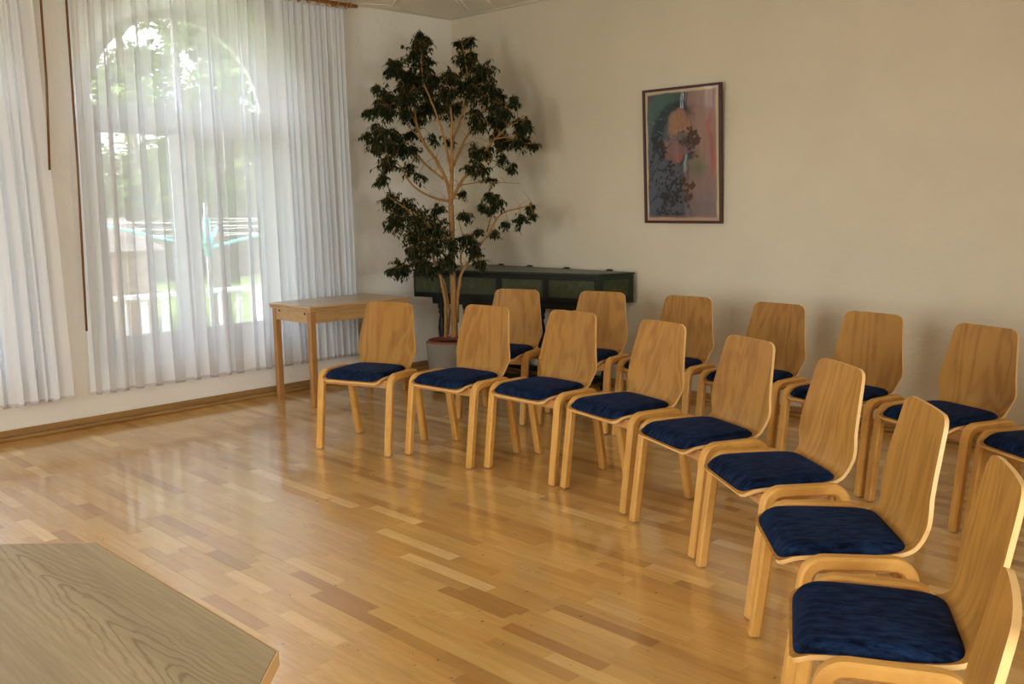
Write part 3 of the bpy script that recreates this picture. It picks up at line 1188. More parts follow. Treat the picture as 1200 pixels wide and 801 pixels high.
for sx in (-1, 1):
    for sy in (-1, 1):
        x, y = sx * 0.52, sy * 0.52
        box('leg', (x - 0.03, y - 0.03, 0), (x + 0.03, y + 0.03, DESK_Z - 0.024), M['table_leg'], D, 0.004)
for s in (-1, 1):
    box('apron', (-0.49, s * 0.52 - 0.011, DESK_Z - 0.11), (0.49, s * 0.52 + 0.011, DESK_Z - 0.024), M['table_leg'], D, 0.002)
    box('apron', (s * 0.52 - 0.011, -0.49, DESK_Z - 0.11), (s * 0.52 + 0.011, 0.49, DESK_Z - 0.024), M['table_leg'], D, 0.002)

# ------------------------------------------------------------------ spinet along the far wall
zb, zc = 0.675, 0.895
A_, B_ = Vector((0.34, -0.775)), Vector((1.915, -0.355))      # front, left to right
Cc, Dd = Vector((2.005, -0.06)), Vector((0.34, -0.06))
SP = thing('spinet', 'dark green marbled spinet on black turned legs behind the potted tree', 'keyboard instrument', (1.1, -0.4, 0))
so_ = Vector((1.1, -0.4))
loc2 = lambda v: (v.x - so_.x, v.y - so_.y)
bm = bmesh.new()
prism(bm, [loc2(v) for v in (A_, B_, Cc, Dd)], zb, zc - 0.014, 0.002)
case = from_bm('case', bm, M['black_case'], SP)
bm = bmesh.new()
def grow(k):
    c = (A_ + B_ + Cc + Dd) / 4
    return [loc2(v + (v - c).normalized() * k) for v in (A_, B_, Cc, Dd)]
prism(bm, grow(0.012), zc - 0.013, zc, 0.002)
lid = from_bm('lid', bm, M['green_case'], SP)
bm = bmesh.new()
prism(bm, grow(-0.03), zc, zc + 0.0015)
from_bm('lid_panel', bm, M['marble'], lid)
def face_panels(P0, P1, spans, z0, z1, m_panel, frame=True):
    d = (P1 - P0)
    L = d.length
    d = d.normalized()
    nrm = Vector((d.y, -d.x))
    for a, b in spans:
        p, q_ = P0 + d * (L * a), P0 + d * (L * b)
        bm = bmesh.new()
        o_ = nrm * 0.004
        prism(bm, [loc2(p - nrm * 0.002), loc2(p + o_), loc2(q_ + o_), loc2(q_ - nrm * 0.002)], z0, z1)
        pn = from_bm('marbled_panel', bm, m_panel, case)
        # bead round the panel
        bm = bmesh.new()
        c = [p + nrm * 0.005, q_ + nrm * 0.005]
        loop = [(*loc2(c[0]), z0), (*loc2(c[1]), z0), (*loc2(c[1]), z1), (*loc2(c[0]), z1), (*loc2(c[0]), z0)]
        for u, v in zip(loop, loop[1:]):
            tube(bm, [u, v], 0.004, 6)
        from_bm('panel_bead', bm, M['green_case'], pn)
face_panels(A_, B_, [(0.015, 0.225), (0.255, 0.475), (0.51, 0.725), (0.755, 0.985)], zb + 0.04, zc - 0.05, M['marble'])
face_panels(B_, Cc, [(0.14, 0.86)], zb + 0.05, zc - 0.045, M['marble'])
bm = bmesh.new()
dR = (Cc - B_).normalized(); nR = Vector((dR.y, -dR.x))
prism(bm, [loc2(B_ - nR * 0.001), loc2(B_ + nR * 0.0015), loc2(Cc + nR * 0.0015), loc2(Cc - nR * 0.001)], zb + 0.001, zc - 0.016)
from_bm('end_board', bm, M['green_case'], SP)
for x in (0.62, 0.95, 1.35, 1.78):
    box('hinge', (x - so_.x - 0.025, -0.085 - so_.y, zc), (x - so_.x + 0.025, -0.045 - so_.y, zc + 0.006), M['black'], lid, 0.002)
    bm = bmesh.new()
    tube(bm, [(x - so_.x - 0.022, -0.06 - so_.y, zc + 0.007), (x - so_.x + 0.022, -0.06 - so_.y, zc + 0.007)], 0.007, 8)
    from_bm('hinge_barrel', bm, M['black'], lid)
bm = bmesh.new()
prism(bm, [loc2(v) for v in (A_ + Vector((0.12, 0.09)), B_ + Vector((-0.10, 0.03)), Cc + Vector((-0.16, -0.03)), Dd + Vector((0.1, -0.03)))], zb - 0.055, zb - 0.0005, 0.002)
from_bm('stand_apron', bm, M['black_case'], SP)
legprof = [(0, 0.0), (0.030, 0.0), (0.034, 0.02), (0.026, 0.05), (0.026, 0.12), (0.020, 0.14), (0.024, 0.16), (0.016, 0.20), (0.028, 0.34), (0.034, 0.42), (0.026, 0.50), (0.018, 0.53), (0.030, 0.55), (0.024, 0.57), (0.034, 0.60), (0.034, zb - 0.055)]
spots = [A_ + Vector((0.19, 0.13)), A_ + (B_ - A_) * 0.27 + Vector((0, 0.07)), A_ + (B_ - A_) * 0.68 + Vector((0, 0.07)), B_ + Vector((-0.16, 0.05)),
         Dd + Vector((0.18, -0.07)), Dd + (Cc - Dd) * 0.36 + Vector((0, -0.07)), Dd + (Cc - Dd) * 0.66 + Vector((0, -0.07)), Cc + Vector((-0.22, -0.07))]
lm = None
for s_ in spots:
    if lm is None:
        bm = bmesh.new()
        lathe(bm, legprof, 14)
        o = from_bm('turned_leg', bm, M['black_case'], SP, True)
        lm = o.data
    else:
        o = bpy.data.objects.new('turned_leg', lm)
        COL.objects.link(o)
        o.parent = SP
    o.location = (*loc2(s_), 0)
for a, b in ((0, 3), (4, 7), (0, 4), (3, 7)):
    p, q_ = spots[a], spots[b]
    d = (q_ - p).normalized()
    nn = Vector((-d.y, d.x)) * 0.018
    bm = bmesh.new()
    prism(bm, [loc2(p + nn), loc2(p - nn), loc2(q_ - nn), loc2(q_ + nn)], 0.06, 0.10, 0.003)
    from_bm('stretcher', bm, M['black_case'], SP)

# ------------------------------------------------------------------ potted ficus
TB = Vector((0.93, -0.90, 0))
F = thing('potted_ficus', 'tall weeping fig tree in a grey pot standing in the room corner', 'potted tree', TB)
bm = bmesh.new()
lathe(bm, [(0, 0.045), (0.150, 0.045), (0.158, 0.06), (0.188, 0.25), (0.196, 0.372), (0.194, 0.382), (0.186, 0.382), (0.180, 0.34), (0, 0.34)], 40)
pot = from_bm('pot', bm, M['pot'], F, True)
bm = bmesh.new()
lathe(bm, [(0.176, 0.33), (0.184, 0.384), (0.178, 0.396), (0.168, 0.396), (0.160, 0.36), (0.160, 0.33)], 40)
from_bm('inner_pot_rim', bm, M['terracotta'], pot, True)
bm = bmesh.new()
lathe(bm, [(0, 0.372), (0.08, 0.374), (0.161, 0.366)], 32)
from_bm('soil', bm, M['soil'], pot, True)
bm = bmesh.new()
lathe(bm, [(0, 0.028), (0.165, 0.028), (0.17, 0.036), (0.165, 0.044), (0, 0.044)], 32)
roller = from_bm('plant_roller', bm, M['black'], F)
for k in range(4):
    a = k * PI / 2 + 0.5
    x, y = 0.13 * math.cos(a), 0.13 * math.sin(a)
    bm = bmesh.new()
    tube(bm, [(x - 0.010, y, 0.0145), (x + 0.010, y, 0.0145)], 0.0145, 12)
    from_bm('caster', bm, M['black'], roller)

trng = random.Random(21)
VIEW = Vector((_fw.x, _fw.y, 0)).normalized()
TREF = TB + Vector((0, 0, 1.2))
def tp(px, py, depth=0.0):
    """tree point: pixel at the trunk's distance, moved `depth` metres away along the view"""
    base = CAM + ray(px, py) * ((TREF - CAM).dot(_fw))
    d = (base - CAM).normalized()
    return base + d * depth - TB
Z3 = lambda u, v: (400 + u * 0.3746, v * 0.3746)
Z5 = lambda u, v: (480 + u / 5.343, 290 + v / 5.343)
branches = []          # (pts, r0, r1)
def br(pix, r0, r1, d0=0.0, d1=0.0):
    n = len(pix)
    pts = [tp(p[0], p[1], d0 + (d1 - d0) * i / (n - 1)) for i, p in enumerate(pix)]
    # smooth
    out = []
    for i in range(n - 1):
        p0, p1, p2, p3 = pts[max(i - 1, 0)], pts[i], pts[i + 1], pts[min(i + 2, n - 1)]
        for k in range(5):
            t = k / 5
            out.append(0.5 * ((2 * p1) + (-p0 + p2) * t + (2 * p0 - 5 * p1 + 4 * p2 - p3) * t * t + (-p0 + 3 * p1 - 3 * p2 + p3) * t ** 3))
    out.append(pts[-1])
    branches.append((out, r0, r1))
trunk_px = [Z5(278, 560), Z5(280, 480), Z5(275, 300), Z5(268, 100), Z3(345, 700), Z3(343, 640)]
br(trunk_px, 0.026, 0.020)
br([Z5(225, 560), Z5(228, 470), Z5(222, 330), Z5(205, 240), Z5(180, 130), Z5(150, 60), Z3(300, 740)], 0.015, 0.009, 0.0, -0.08)
br([Z5(240, 545), Z5(250, 420), Z5(235, 300), Z5(205, 190), Z5(130, 150), Z5(60, 120)], 0.009, 0.003, 0.03, 0.05)
br([Z5(300, 470), Z5(300, 330), Z5(312, 230), Z5(330, 150), Z5(390, 60), Z5(430, 0), Z3(460, 730), Z3(500, 670), Z3(560, 650), Z3(600, 640)], 0.014, 0.004, 0.02, -0.15)
br([Z5(330, 150), Z5(320, 60), Z3(385, 760), Z3(370, 700)], 0.008, 0.003, 0, 0.1)
br([Z3(343, 640), Z3(330, 570), Z3(295, 500), Z3(255, 440), Z3(235, 380), Z3(225, 300), Z3(235, 200), Z3(245, 140)], 0.015, 0.003, 0, 0.10)
br([Z3(343, 640), Z3(346, 540), Z3(345, 450), Z3(345, 370), Z3(335, 290), Z3(320, 230)], 0.016, 0.004, 0, -0.08)
br([Z3(346, 560), Z3(330, 470), Z3(305, 380), Z3(275, 300), Z3(255, 250), Z3(250, 170)], 0.011, 0.003, 0, -0.14)
br([Z3(343, 630), Z3(375, 570), Z3(425, 505), Z3(480, 435), Z3(530, 390), Z3(575, 380)], 0.013, 0.003, 0, -0.05)
br([Z3(350, 520), Z3(385, 440), Z3(420, 385), Z3(455, 330), Z3(480, 290)], 0.010, 0.003, 0, 0.14)
br([Z3(345, 450), Z3(375, 370), Z3(395, 280), Z3(390, 200), Z3(378, 140)], 0.009, 0.003, -0.02, 0.03)
br([Z3(340, 630), Z3(300, 622), Z3(250, 600), Z3(210, 565), Z3(185, 520), Z3(150, 500)], 0.011, 0.003, 0, -0.12)
br([Z3(320, 560), Z3(270, 520), Z3(220, 470), Z3(170, 440), Z3(110, 430)], 0.009, 0.003, 0.02, 0.16)
br([Z3(255, 440), Z3(205, 390), Z3(160, 340), Z3(120, 310)], 0.006, 0.002, 0.05, 0.0)
br([Z3(240, 400), Z3(200, 320), Z3(180, 260), Z3(160, 210)], 0.006, 0.002, 0.07, -0.05)
br([Z3(425, 505), Z3(470, 500), Z3(510, 520), Z3(540, 525)], 0.006, 0.002, -0.02, 0.1)
br([Z3(370, 580), Z3(430, 570), Z3(500, 570), Z3(560, 575)], 0.005, 0.001, 0, -0.1)
br([Z3(480, 435), Z3(520, 430), Z3(560, 445), Z3(595, 450)], 0.005, 0.002, -0.05, -0.12)
br([Z3(455, 725), Z3(470, 670), Z3(480, 620)], 0.006, 0.002, -0.03, 0.05)
br([Z3(300, 740), Z3(260, 690), Z3(200, 650), Z3(140, 610)], 0.007, 0.002, -0.08, -0.18)
br([Z3(300, 740), Z3(250, 740), Z3(190, 740)], 0.006, 0.002, -0.08, -0.02)
br([Z3(343, 690), Z3(320, 720), Z3(280, 760)], 0.006, 0.002, 0, 0.1)
# clusters of leaves: (u, v, radius, density) in zoom units
CL = [(250, 118, 42, 1), (235, 160, 55, 1), (170, 205, 38, 1), (205, 235, 62, 1), (110, 265, 16, .8), (135, 295, 52, .9), (90, 345, 26, .7), (200, 305, 72, 1), (270, 260, 55, 1), (290, 320, 55, .7), (130, 345, 35, .8),
      (375, 132, 26, 1), (390, 180, 48, 1), (440, 215, 55, 1), (345, 240, 45, 1), (390, 270, 65, 1), (465, 270, 42, .9), (505, 335, 45, .9), (540, 310, 24, .8), (560, 385, 36, .8), (485, 375, 45, .7), (430, 370, 45, .6), (505, 440, 48, .8), (580, 435, 20, .7), (350, 340, 50, .7), (330, 290, 45, .9),
      (85, 425, 26, .8), (135, 415, 48, .8), (110, 460, 32, .7), (180, 450, 52, .45), (150, 515, 46, .8), (130, 560, 30, .8), (215, 520, 36, .5), (240, 545, 26, .4), (105, 395, 26, .7),
      (290, 430, 36, .35), (330, 440, 30, .3), (440, 525, 44, .6), (400, 520, 28, .5), (535, 520, 22, .6), (470, 560, 24, .4), (380, 600, 22, .4), (505, 490, 26, .5), (410, 460, 28, .35),
      (150, 620, 36, 1), (195, 645, 55, 1.1), (165, 690, 42, 1), (240, 695, 62, 1.2), (235, 745, 55, 1.2), (295, 715, 62, 1.1), (285, 770, 55, 1.2), (340, 760, 40, .9), (395, 745, 42, 1), (225, 785, 35, 1), (300, 650, 38, .6), (385, 670, 28, .7), (420, 780, 32, .9), (330, 815, 40, .8), (250, 815, 45, 1), (190, 830, 40, .9), (160, 845, 22, .7), (440, 815, 28, .9), (290, 835, 30, .7), (430, 720, 22, .5),
      (460, 610, 26, .7), (490, 625, 32, .8), (465, 655, 28, .8), (560, 685, 32, .7), (592, 642, 18, .8), (520, 695, 20, .6), (600, 665, 14, .7), (480, 720, 20, .4), (440, 640, 18, .6)]
# leafy side shoots along the upper branches
for b in branches:
    if b[2] > 0.0035:
        continue
    for i, p in enumerate(b[0]):
        q = to_px(p + TB)
        if i > 0.45 * len(b[0]) and q[1] < 190 and i % 2 == 0:
            CL.append(((q[0] - 400) / 0.3746 + trng.uniform(-28, 28), q[1] / 0.3746 + trng.uniform(-22, 22), trng.uniform(20, 36), 0.75))
bp = [(p, b[1] + (b[2] - b[1]) * i / (len(b[0]) - 1)) for b in branches for i, p in enumerate(b[0])]
twigs = []
leaves = []
for _ in range(170):
    p, r = trng.choice([b for b in bp if b[0].z > 0.9])
    d = Vector((trng.uniform(-1, 1), trng.uniform(-1, 1), trng.uniform(-0.1, 0.9))) * trng.uniform(0.06, 0.15)
    twigs.append(([p, p + d * 0.5 + Vector((0, 0, 0.01)), p + d], 0.0022, 0.0008))
UP = Vector((0, 0, 1))
Rv = _r2
for (u, v, rad, dens) in CL:
    px, py = Z3(u, v)
    rpx = rad * 0.3746
    rm = rpx / FPX * (TREF - CAM).dot(_fw)
    cdep = trng.uniform(-0.22, 0.22) if v < 690 else trng.uniform(-0.24, -0.02)
    cen = tp(px, py, cdep)
    near = sorted(bp, key=lambda b: (b[0] - cen).length)[0]
    if (near[0] - cen).length > 0.05:
        mid = (near[0] + cen) / 2 + Vector((trng.uniform(-.03, .03), trng.uniform(-.03, .03), 0.03))
        twigs.append(([near[0], mid, cen], min(0.0035, near[1]), 0.0018))
    nt = max(6, int(dens * rm * 75 * 4.3))
    for _ in range(nt):
        while True:
            d = Vector((trng.uniform(-1, 1), trng.uniform(-1, 1), trng.uniform(-1, 1)))
            if d.length < 1:
                break
        # ellipsoid: as deep as wide
        tip = cen + Vector((d.x * rm, d.y * rm, d.z * rm * 0.95))
        st = cen.lerp(tip, 0.25)
        sag = Vector((0, 0, -0.005 - 0.03 * trng.random()))
        twigs.append(([st, (st + tip) / 2 + Vector((0, 0, 0.012)), tip + sag], 0.0015, 0.0008))
        k = trng.randint(8, 12)
        for i in range(k):
            f = (i + 1) / k
            base = st.lerp(tip + sag * f, f)
            az = trng.uniform(0, 2 * PI)
            dirv = Vector((math.cos(az), math.sin(az), -0.35 - 1.1 * trng.random())).normalized()
            leaves.append((base + Vector((trng.uniform(-.012, .012), trng.uniform(-.012, .012), 0)), dirv, trng.uniform(0.034, 0.054), trng.random()))
def leaf_mesh(leaves, width=0.36):
    vs_, fs_, tn = [], [], []
    for base, d, L, tone in leaves:
        side = d.cross(UP)
        side = side.normalized() if side.length > 1e-4 else Vector((1, 0, 0))
        nr = side.cross(d).normalized()
        k = len(vs_)
        w = L * width * 0.5
        mid = base + d * (L * 0.42)
        vs_ += [base, mid + side * w + nr * w * 0.35, base + d * L - nr * L * 0.10, mid - side * w + nr * w * 0.35, mid]
        fs_ += [(k, k + 1, k + 4), (k + 1, k + 2, k + 4), (k + 2, k + 3, k + 4), (k + 3, k, k + 4)]
        tn += [tone] * 5
    return vs_, fs_, tn
for pts, r0, r1 in branches:
    bm = bmesh.new()
    n = len(pts)
    jit = [Vector((trng.uniform(-1, 1), trng.uniform(-1, 1), 0)) * 0.002 for _ in pts]
    tube(bm, [p + j for p, j in zip(pts, jit)], [r0 + (r1 - r0) * i / (n - 1) for i in range(n)], 8)
    from_bm('trunk' if r0 > 0.013 else 'branch', bm, M['bark'], F, True)
bm = bmesh.new()
for pts, r0, r1 in twigs:
    tube(bm, pts, [r0, (r0 + r1) / 2, r1], 4, False)
o = from_bm('twigs', bm, M['bark'], F, True)
o['kind'] = 'stuff'
v_, f_, t_ = leaf_mesh(leaves)
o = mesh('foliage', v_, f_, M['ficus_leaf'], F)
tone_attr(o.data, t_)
o['kind'] = 'stuff'

# ------------------------------------------------------------------ framed picture
px0, px1, pz0, pz1 = 2.085, 2.729, 1.254, 2.183
PW, PH = px1 - px0, pz1 - pz0
PT = thing('framed_picture', 'dreamlike dark toned picture in a thin dark red frame on the far wall', 'picture', ((px0 + px1) / 2, -0.012, pz0))
PT.rotation_euler = (math.atan2(0.040, PH), 0, 0)
fw_ = 0.017
for nm, lo, hi in (('frame_bar', (-PW / 2, -0.022, 0), (PW / 2, 0.008, fw_)), ('frame_bar', (-PW / 2, -0.022, PH - fw_), (PW / 2, 0.008, PH)),
                   ('frame_bar', (-PW / 2, -0.022, fw_), (-PW / 2 + fw_, 0.008, PH - fw_)), ('frame_bar', (PW / 2 - fw_, -0.022, fw_), (PW / 2, 0.008, PH - fw_))):
    box(nm, lo, hi, M['pframe'], PT, 0.002)
# the print: a fine grid painted by formula, u to the right and w upward in 0..1
def smooth(e0, e1, x):
    t = max(0.0, min(1.0, (x - e0) / (e1 - e0)))
    return t * t * (3 - 2 * t)
prng = random.Random(4)
def hash2(i, j, s):
    return (math.sin(i * 127.1 + j * 311.7 + s * 74.7) * 43758.5453) % 1.0
def vnoise(x, y, s=0):
    i, j = math.floor(x), math.floor(y)
    a, b = x - i, y - j
    a, b = a * a * (3 - 2 * a), b * b * (3 - 2 * b)
    return (hash2(i, j, s) * (1 - a) + hash2(i + 1, j, s) * a) * (1 - b) + (hash2(i, j + 1, s) * (1 - a) + hash2(i + 1, j + 1, s) * a) * b
def srgb(r, g, b):
    f = lambda c: ((c / 255 + 0.055) / 1.055) ** 2.4 if c > 10 else c / 255 / 12.92
    return f(r), f(g), f(b)
def mixt(a, b, t):
    return tuple(x + (y - x) * t for x, y in zip(a, b))
stems = [[(0.02, 0.30), (0.10, 0.42), (0.22, 0.52), (0.36, 0.60)], [(0.04, 0.36), (0.10, 0.50), (0.12, 0.62), (0.20, 0.70)], [(0.03, 0.13), (0.20, 0.24), (0.38, 0.30), (0.52, 0.36)]]
prleaf = []
def spray(x, y, ang, L, depth):
    # a branching spray of thin stems with pointed leaves
    x1, y1 = x + L * math.cos(ang), y + L * math.sin(ang) * PW / PH
    stems.append([(x, y), (x1, y1)])
    for f in (0.35, 0.6, 0.85, 1.0):
        if prng.random() < 0.85:
            a = ang + prng.choice((-1, 1)) * prng.uniform(0.5, 1.4) - 0.5
            prleaf.append((x + (x1 - x) * f, y + (y1 - y) * f, math.cos(a), math.sin(a), prng.uniform(0.014, 0.024), prng.uniform(0.005, 0.008)))
    if depth > 0:
        for k in range(2):
            spray(x1, y1, ang + prng.uniform(-0.8, 0.8), L * 0.72, depth - 1)
for sx, sy, ang, L, dp in ((0.03, 0.30, 0.9, 0.16, 3), (0.04, 0.14, 0.55, 0.18, 3), (0.05, 0.42, 1.2, 0.13, 3), (0.10, 0.04, 0.5, 0.12, 3), (0.28, 0.05, 0.9, 0.09, 2), (0.50, 0.58, 0.5, 0.09, 3), (0.55, 0.60, 1.0, 0.07, 2), (0.5, 0.16, 0.6, 0.06, 2), (0.52, 0.26, 0.4, 0.06, 2), (0.36, 0.28, 0.2, 0.08, 2)):
    spray(sx, sy, ang, L, dp)
for cx_, cy_, n_, sp_ in ((0.30, 0.07, 26, 0.13), (0.20, 0.30, 14, 0.10), (0.36, 0.32, 14, 0.10), (0.57, 0.17, 12, 0.06), (0.62, 0.62, 24, 0.11), (0.64, 0.54, 12, 0.07), (0.20, 0.04, 18, 0.09), (0.42, 0.05, 10, 0.06)):
    for _ in range(n_):
        a = prng.uniform(-2.6, -0.5)
        prleaf.append((cx_ + prng.gauss(0, sp_ * 0.6), cy_ + prng.gauss(0, sp_ * 0.35), math.cos(a), math.sin(a), prng.uniform(0.014, 0.026), prng.uniform(0.005, 0.009)))
def segd(p, a, b):
    ax, ay, bx, by = a[0], a[1] * PH / PW, b[0], b[1] * PH / PW
    x, y = p[0], p[1] * PH / PW
    dx, dy = bx - ax, by - ay
    t = max(0, min(1, ((x - ax) * dx + (y - ay) * dy) / (dx * dx + dy * dy)))
    return math.hypot(x - ax - t * dx, y - ay - t * dy)
def art(u, w):
    n1 = vnoise(u * 7, w * 10, 1) * 0.6 + vnoise(u * 17, w * 22, 2) * 0.4
    n2 = vnoise(u * 30, w * 6, 3)
    u0, w0 = u, w
    u += 0.09 * (vnoise(u0 * 5, w0 * 7, 5) - 0.5) + 0.03 * (vnoise(u0 * 19, w0 * 25, 6) - 0.5)
    w += 0.05 * (vnoise(u0 * 5, w0 * 7, 7) - 0.5) + 0.02 * (vnoise(u0 * 19, w0 * 25, 8) - 0.5)
    # ground: slate grey left and low, rosy brown right
    c = mixt(srgb(74, 78, 90), srgb(150, 112, 98), smooth(0.48, 0.72, u + 0.10 * (n1 - 0.5)))
    c = mixt(c, srgb(104, 92, 96), smooth(0.55, 0.0, w) * smooth(0.45, 0.75, u) * 0.7)
    c = mixt(c, srgb(96, 100, 68), 0.7 * math.exp(-(((u - 0.72) / 0.10) ** 2 + ((w - 0.42) / 0.09) ** 2)))
    c = mixt(c, srgb(168, 70, 66), 0.75 * math.exp(-((u - 0.885) / 0.03) ** 2) * smooth(0.25, 0.45, w) * smooth(0.92, 0.7, w))
    # dark teal hood, an arch in the upper left
    r_ = math.hypot((u - 0.48) / 0.42, (w - 0.68) / 0.26)
    hood = smooth(1.0, 0.86, r_) * smooth(0.62, 0.70, r_ + 0.1 * (u < 0.3)) * smooth(0.74, 0.55, u)
    c = mixt(c, srgb(56, 84, 74), smooth(0.62, 0.85, w) * smooth(0.62, 0.40, u) * 0.85)
    c = mixt(c, srgb(24, 42, 46), hood)
    # pale flesh tone oval and a rosier one below
    f1 = smooth(1.1, 0.8, math.hypot((u - 0.47 - 0.25 * (w - 0.74)) / 0.17, (w - 0.755) / 0.125))
    c = mixt(c, srgb(158, 112, 86), f1 * 0.9)
    f2 = smooth(1.12, 0.75, math.hypot((u - 0.38) / 0.15, (w - 0.545) / 0.105))
    c = mixt(c, srgb(150, 100, 90), f2 * 0.62)
    f3 = smooth(1.1, 0.7, math.hypot((u - 0.50) / 0.13, (w - 0.655) / 0.035 - (u - 0.5) * 4))
    c = mixt(c, srgb(92, 84, 80), f3 * 0.7)
    c = mixt(c, srgb(176, 84, 84), 0.5 * math.exp(-(((u - 0.45) / 0.06) ** 2 + ((w - 0.49) / 0.03) ** 2)))
    # small orange patch; pale slit and upright bands: window reflection painted into the print
    f4 = smooth(1.1, 0.7, math.hypot((u - 0.585) / 0.075, (w - 0.265) / 0.055))
    c = mixt(c, srgb(176, 104, 52), f4 * 0.75 * smooth(0.3, 0.6, vnoise(u0 * 22, w0 * 26, 9)))
    c = mixt(c, srgb(150, 176, 180), 0.8 * math.exp(-((u - 0.545) / 0.022) ** 2) * smooth(0.34, 0.40, w) * smooth(0.53, 0.48, w))
    c = mixt(c, srgb(110, 104, 110), 0.6 * math.exp(-((u - 0.535) / 0.02) ** 2) * smooth(0.36, 0.32, w))
    c = mixt(c, srgb(60, 44, 52), 0.5 * math.exp(-((u - 0.60) / 0.012) ** 2) * smooth(0.0, 0.5, w + 0.3))
    # brush streaks
    k = 0.88 + 0.26 * (n1 - 0.2) * 0.8 + 0.14 * (n2 - 0.5)
    c = tuple(x * k for x in c)
    sp = vnoise(u0 * 60, w0 * 85, 12)
    c = mixt(c, srgb(190, 190, 180), 0.55 * smooth(0.80, 0.92, sp) * math.exp(-(((u - 0.32) / 0.22) ** 2 + ((w - 0.74) / 0.12) ** 2)))
    # corner rust patch
    c = mixt(c, srgb(96, 42, 28), 0.8 * math.exp(-(((u - 0.06) / 0.04) ** 2 + ((w - 0.945) / 0.03) ** 2)))
    u, w = u0, w0
    # leaves and stems in silhouette
    d = min([segd((u, w), a, b) - 0.0025 for s in stems for a, b in zip(s, s[1:]) if min(a[0], b[0]) - 0.02 < u < max(a[0], b[0]) + 0.02 and min(a[1], b[1]) - 0.02 < w < max(a[1], b[1]) + 0.02] or [1.0])
    c = mixt(c, srgb(28, 22, 26), smooth(0.005, 0.0, d) * 0.75)
    for lx, ly, dx, dy, L, wd in prleaf:
        x, y = u - lx, (w - ly) * PH / PW
        if abs(x) > 0.05 or abs(y) > 0.05:
            continue
        al, ac = x * dx + y * dy, -x * dy + y * dx
        if 0 < al < 2 * L:
            t = al / (2 * L)
            if abs(ac) < wd * 2.0 * math.sin(PI * t):
                c = mixt(c, srgb(22, 14, 18) if u < 0.5 else srgb(70, 42, 28), 0.9)
    # pale worn border of the sheet
    b = min(u - 0.022, 0.960 - u, (w - 0.020) * 1.4, (0.982 - w) * 1.4) + 0.022 * (n1 - 0.5)
    c = mixt(srgb(190, 166, 136), c, smooth(-0.004, 0.012, b))
    c = mixt(c, srgb(170, 120, 100), 0.6 * smooth(0.0, 0.04, 0.05 - w))
    return tuple(min(0.8, x * 1.5) for x in c)
nu, nw = 150, 220
aw, ah = PW - 2 * fw_, PH - 2 * fw_
vs_, fs_, cols = [], [], []
for j in range(nw + 1):
    for i in range(nu + 1):
        u, w = i / nu, j / nw
        vs_.append((-aw / 2 + aw * u, -0.006, fw_ + ah * w))
        cols += [*art(u, w), 1.0]
for j in range(nw):
    for i in range(nu):
        a = j * (nu + 1) + i
        fs_.append((a, a + 1, a + nu + 2, a + nu + 1))
mp_, n_, l_, b_ = mat('printed_picture')
at_ = N(n_, 'ShaderNodeAttribute', attribute_name='paint')
l_.new(at_.outputs['Color'], b_.inputs['Base Color'])
b_.inputs['Roughness'].default_value = 0.6
o = mesh('print', vs_, fs_, mp_, PT)
ca = o.data.attributes.new('paint', 'FLOAT_COLOR', 'POINT')
ca.data.foreach_set('color', cols)
mesh('glass_pane', [(-aw / 2, -0.012, fw_), (aw / 2, -0.012, fw_), (aw / 2, -0.012, PH - fw_), (-aw / 2, -0.012, PH - fw_)], [(0, 1, 2, 3)], M['glass'], PT)

# ------------------------------------------------------------------ the garden behind the windows
GZ = -0.45
structure(box('terrace', (-3.1, -12, -1.05), (-0.42, 3.5, GZ), M['paving']), 'pale paved terrace outside the windows')
LZ = -0.9
structure(box('lawn', (-40, -40, LZ - 0.15), (-3.1, 40, LZ), M['lawn']), 'green lawn beyond the white railing')
RX = -2.6
RL = thing('railing', 'white balustrade outside the window with upright slats', 'railing', (RX, -2.5, GZ))
y0r, y1r = -7.0, 7.5
box('top_rail', (-0.035, y0r, 1.0), (0.035, y1r, 1.045), M['railing'], RL, 0.004)
box('bottom_rail', (-0.02, y0r, 0.60), (0.02, y1r, 0.635), M['railing'], RL, 0.003)
k = 0
y = y0r
bme = None
while y < y1r:
    if k % 9 == 0:
        box('post', (-0.045, y - 0.045, 0), (0.045, y + 0.045, 1.0), M['railing'], RL, 0.004)
    else:
        if bme is None:
            o = box('slat', (-0.012, -0.030, 0.635), (0.012, 0.030, 1.0), M['railing'], RL, 0.002)
            bme = o.data
        else:
            o = bpy.data.objects.new('slat', bme)
            COL.objects.link(o)
            o.parent = RL
        o.location = (0, y, 0)
    y += 0.20
    k += 1
# rotary clothes dryer
DP = Vector((-5.6, 0.55, LZ))
DR = thing('clothes_dryer', 'turquoise rotary clothes dryer on the lawn behind the railing', 'clothes dryer', DP)
bm = bmesh.new()
tube(bm, [(0, 0, 0), (0, 0, 2.35)], 0.03, 10)
from_bm('mast', bm, M['white_paint'], DR, True)
bm = bmesh.new()
tube(bm, [(0, 0, 1.65), (0, 0, 2.15)], 0.05, 10)
from_bm('hub', bm, M['dryer_blue'], DR, True)
tips = []
for k in range(4):
    a = k * PI / 2 + 0.95
    bm = bmesh.new()
    tip = (1.45 * math.cos(a), 1.45 * math.sin(a), 2.12)
    tube(bm, [(0, 0, 1.75), tip], 0.022, 8)
    from_bm('arm', bm, M['dryer_blue'], DR, True)
    tips.append(tip)
for f in (0.5, 0.75, 1.0):
    bm = bmesh.new()
    L_ = [Vector((0, 0, 1.75)).lerp(Vector(t), f) for t in tips]
    tube(bm, L_ + [L_[0]], 0.004, 4, False)
    from_bm('line', bm, M['white_paint'], DR)
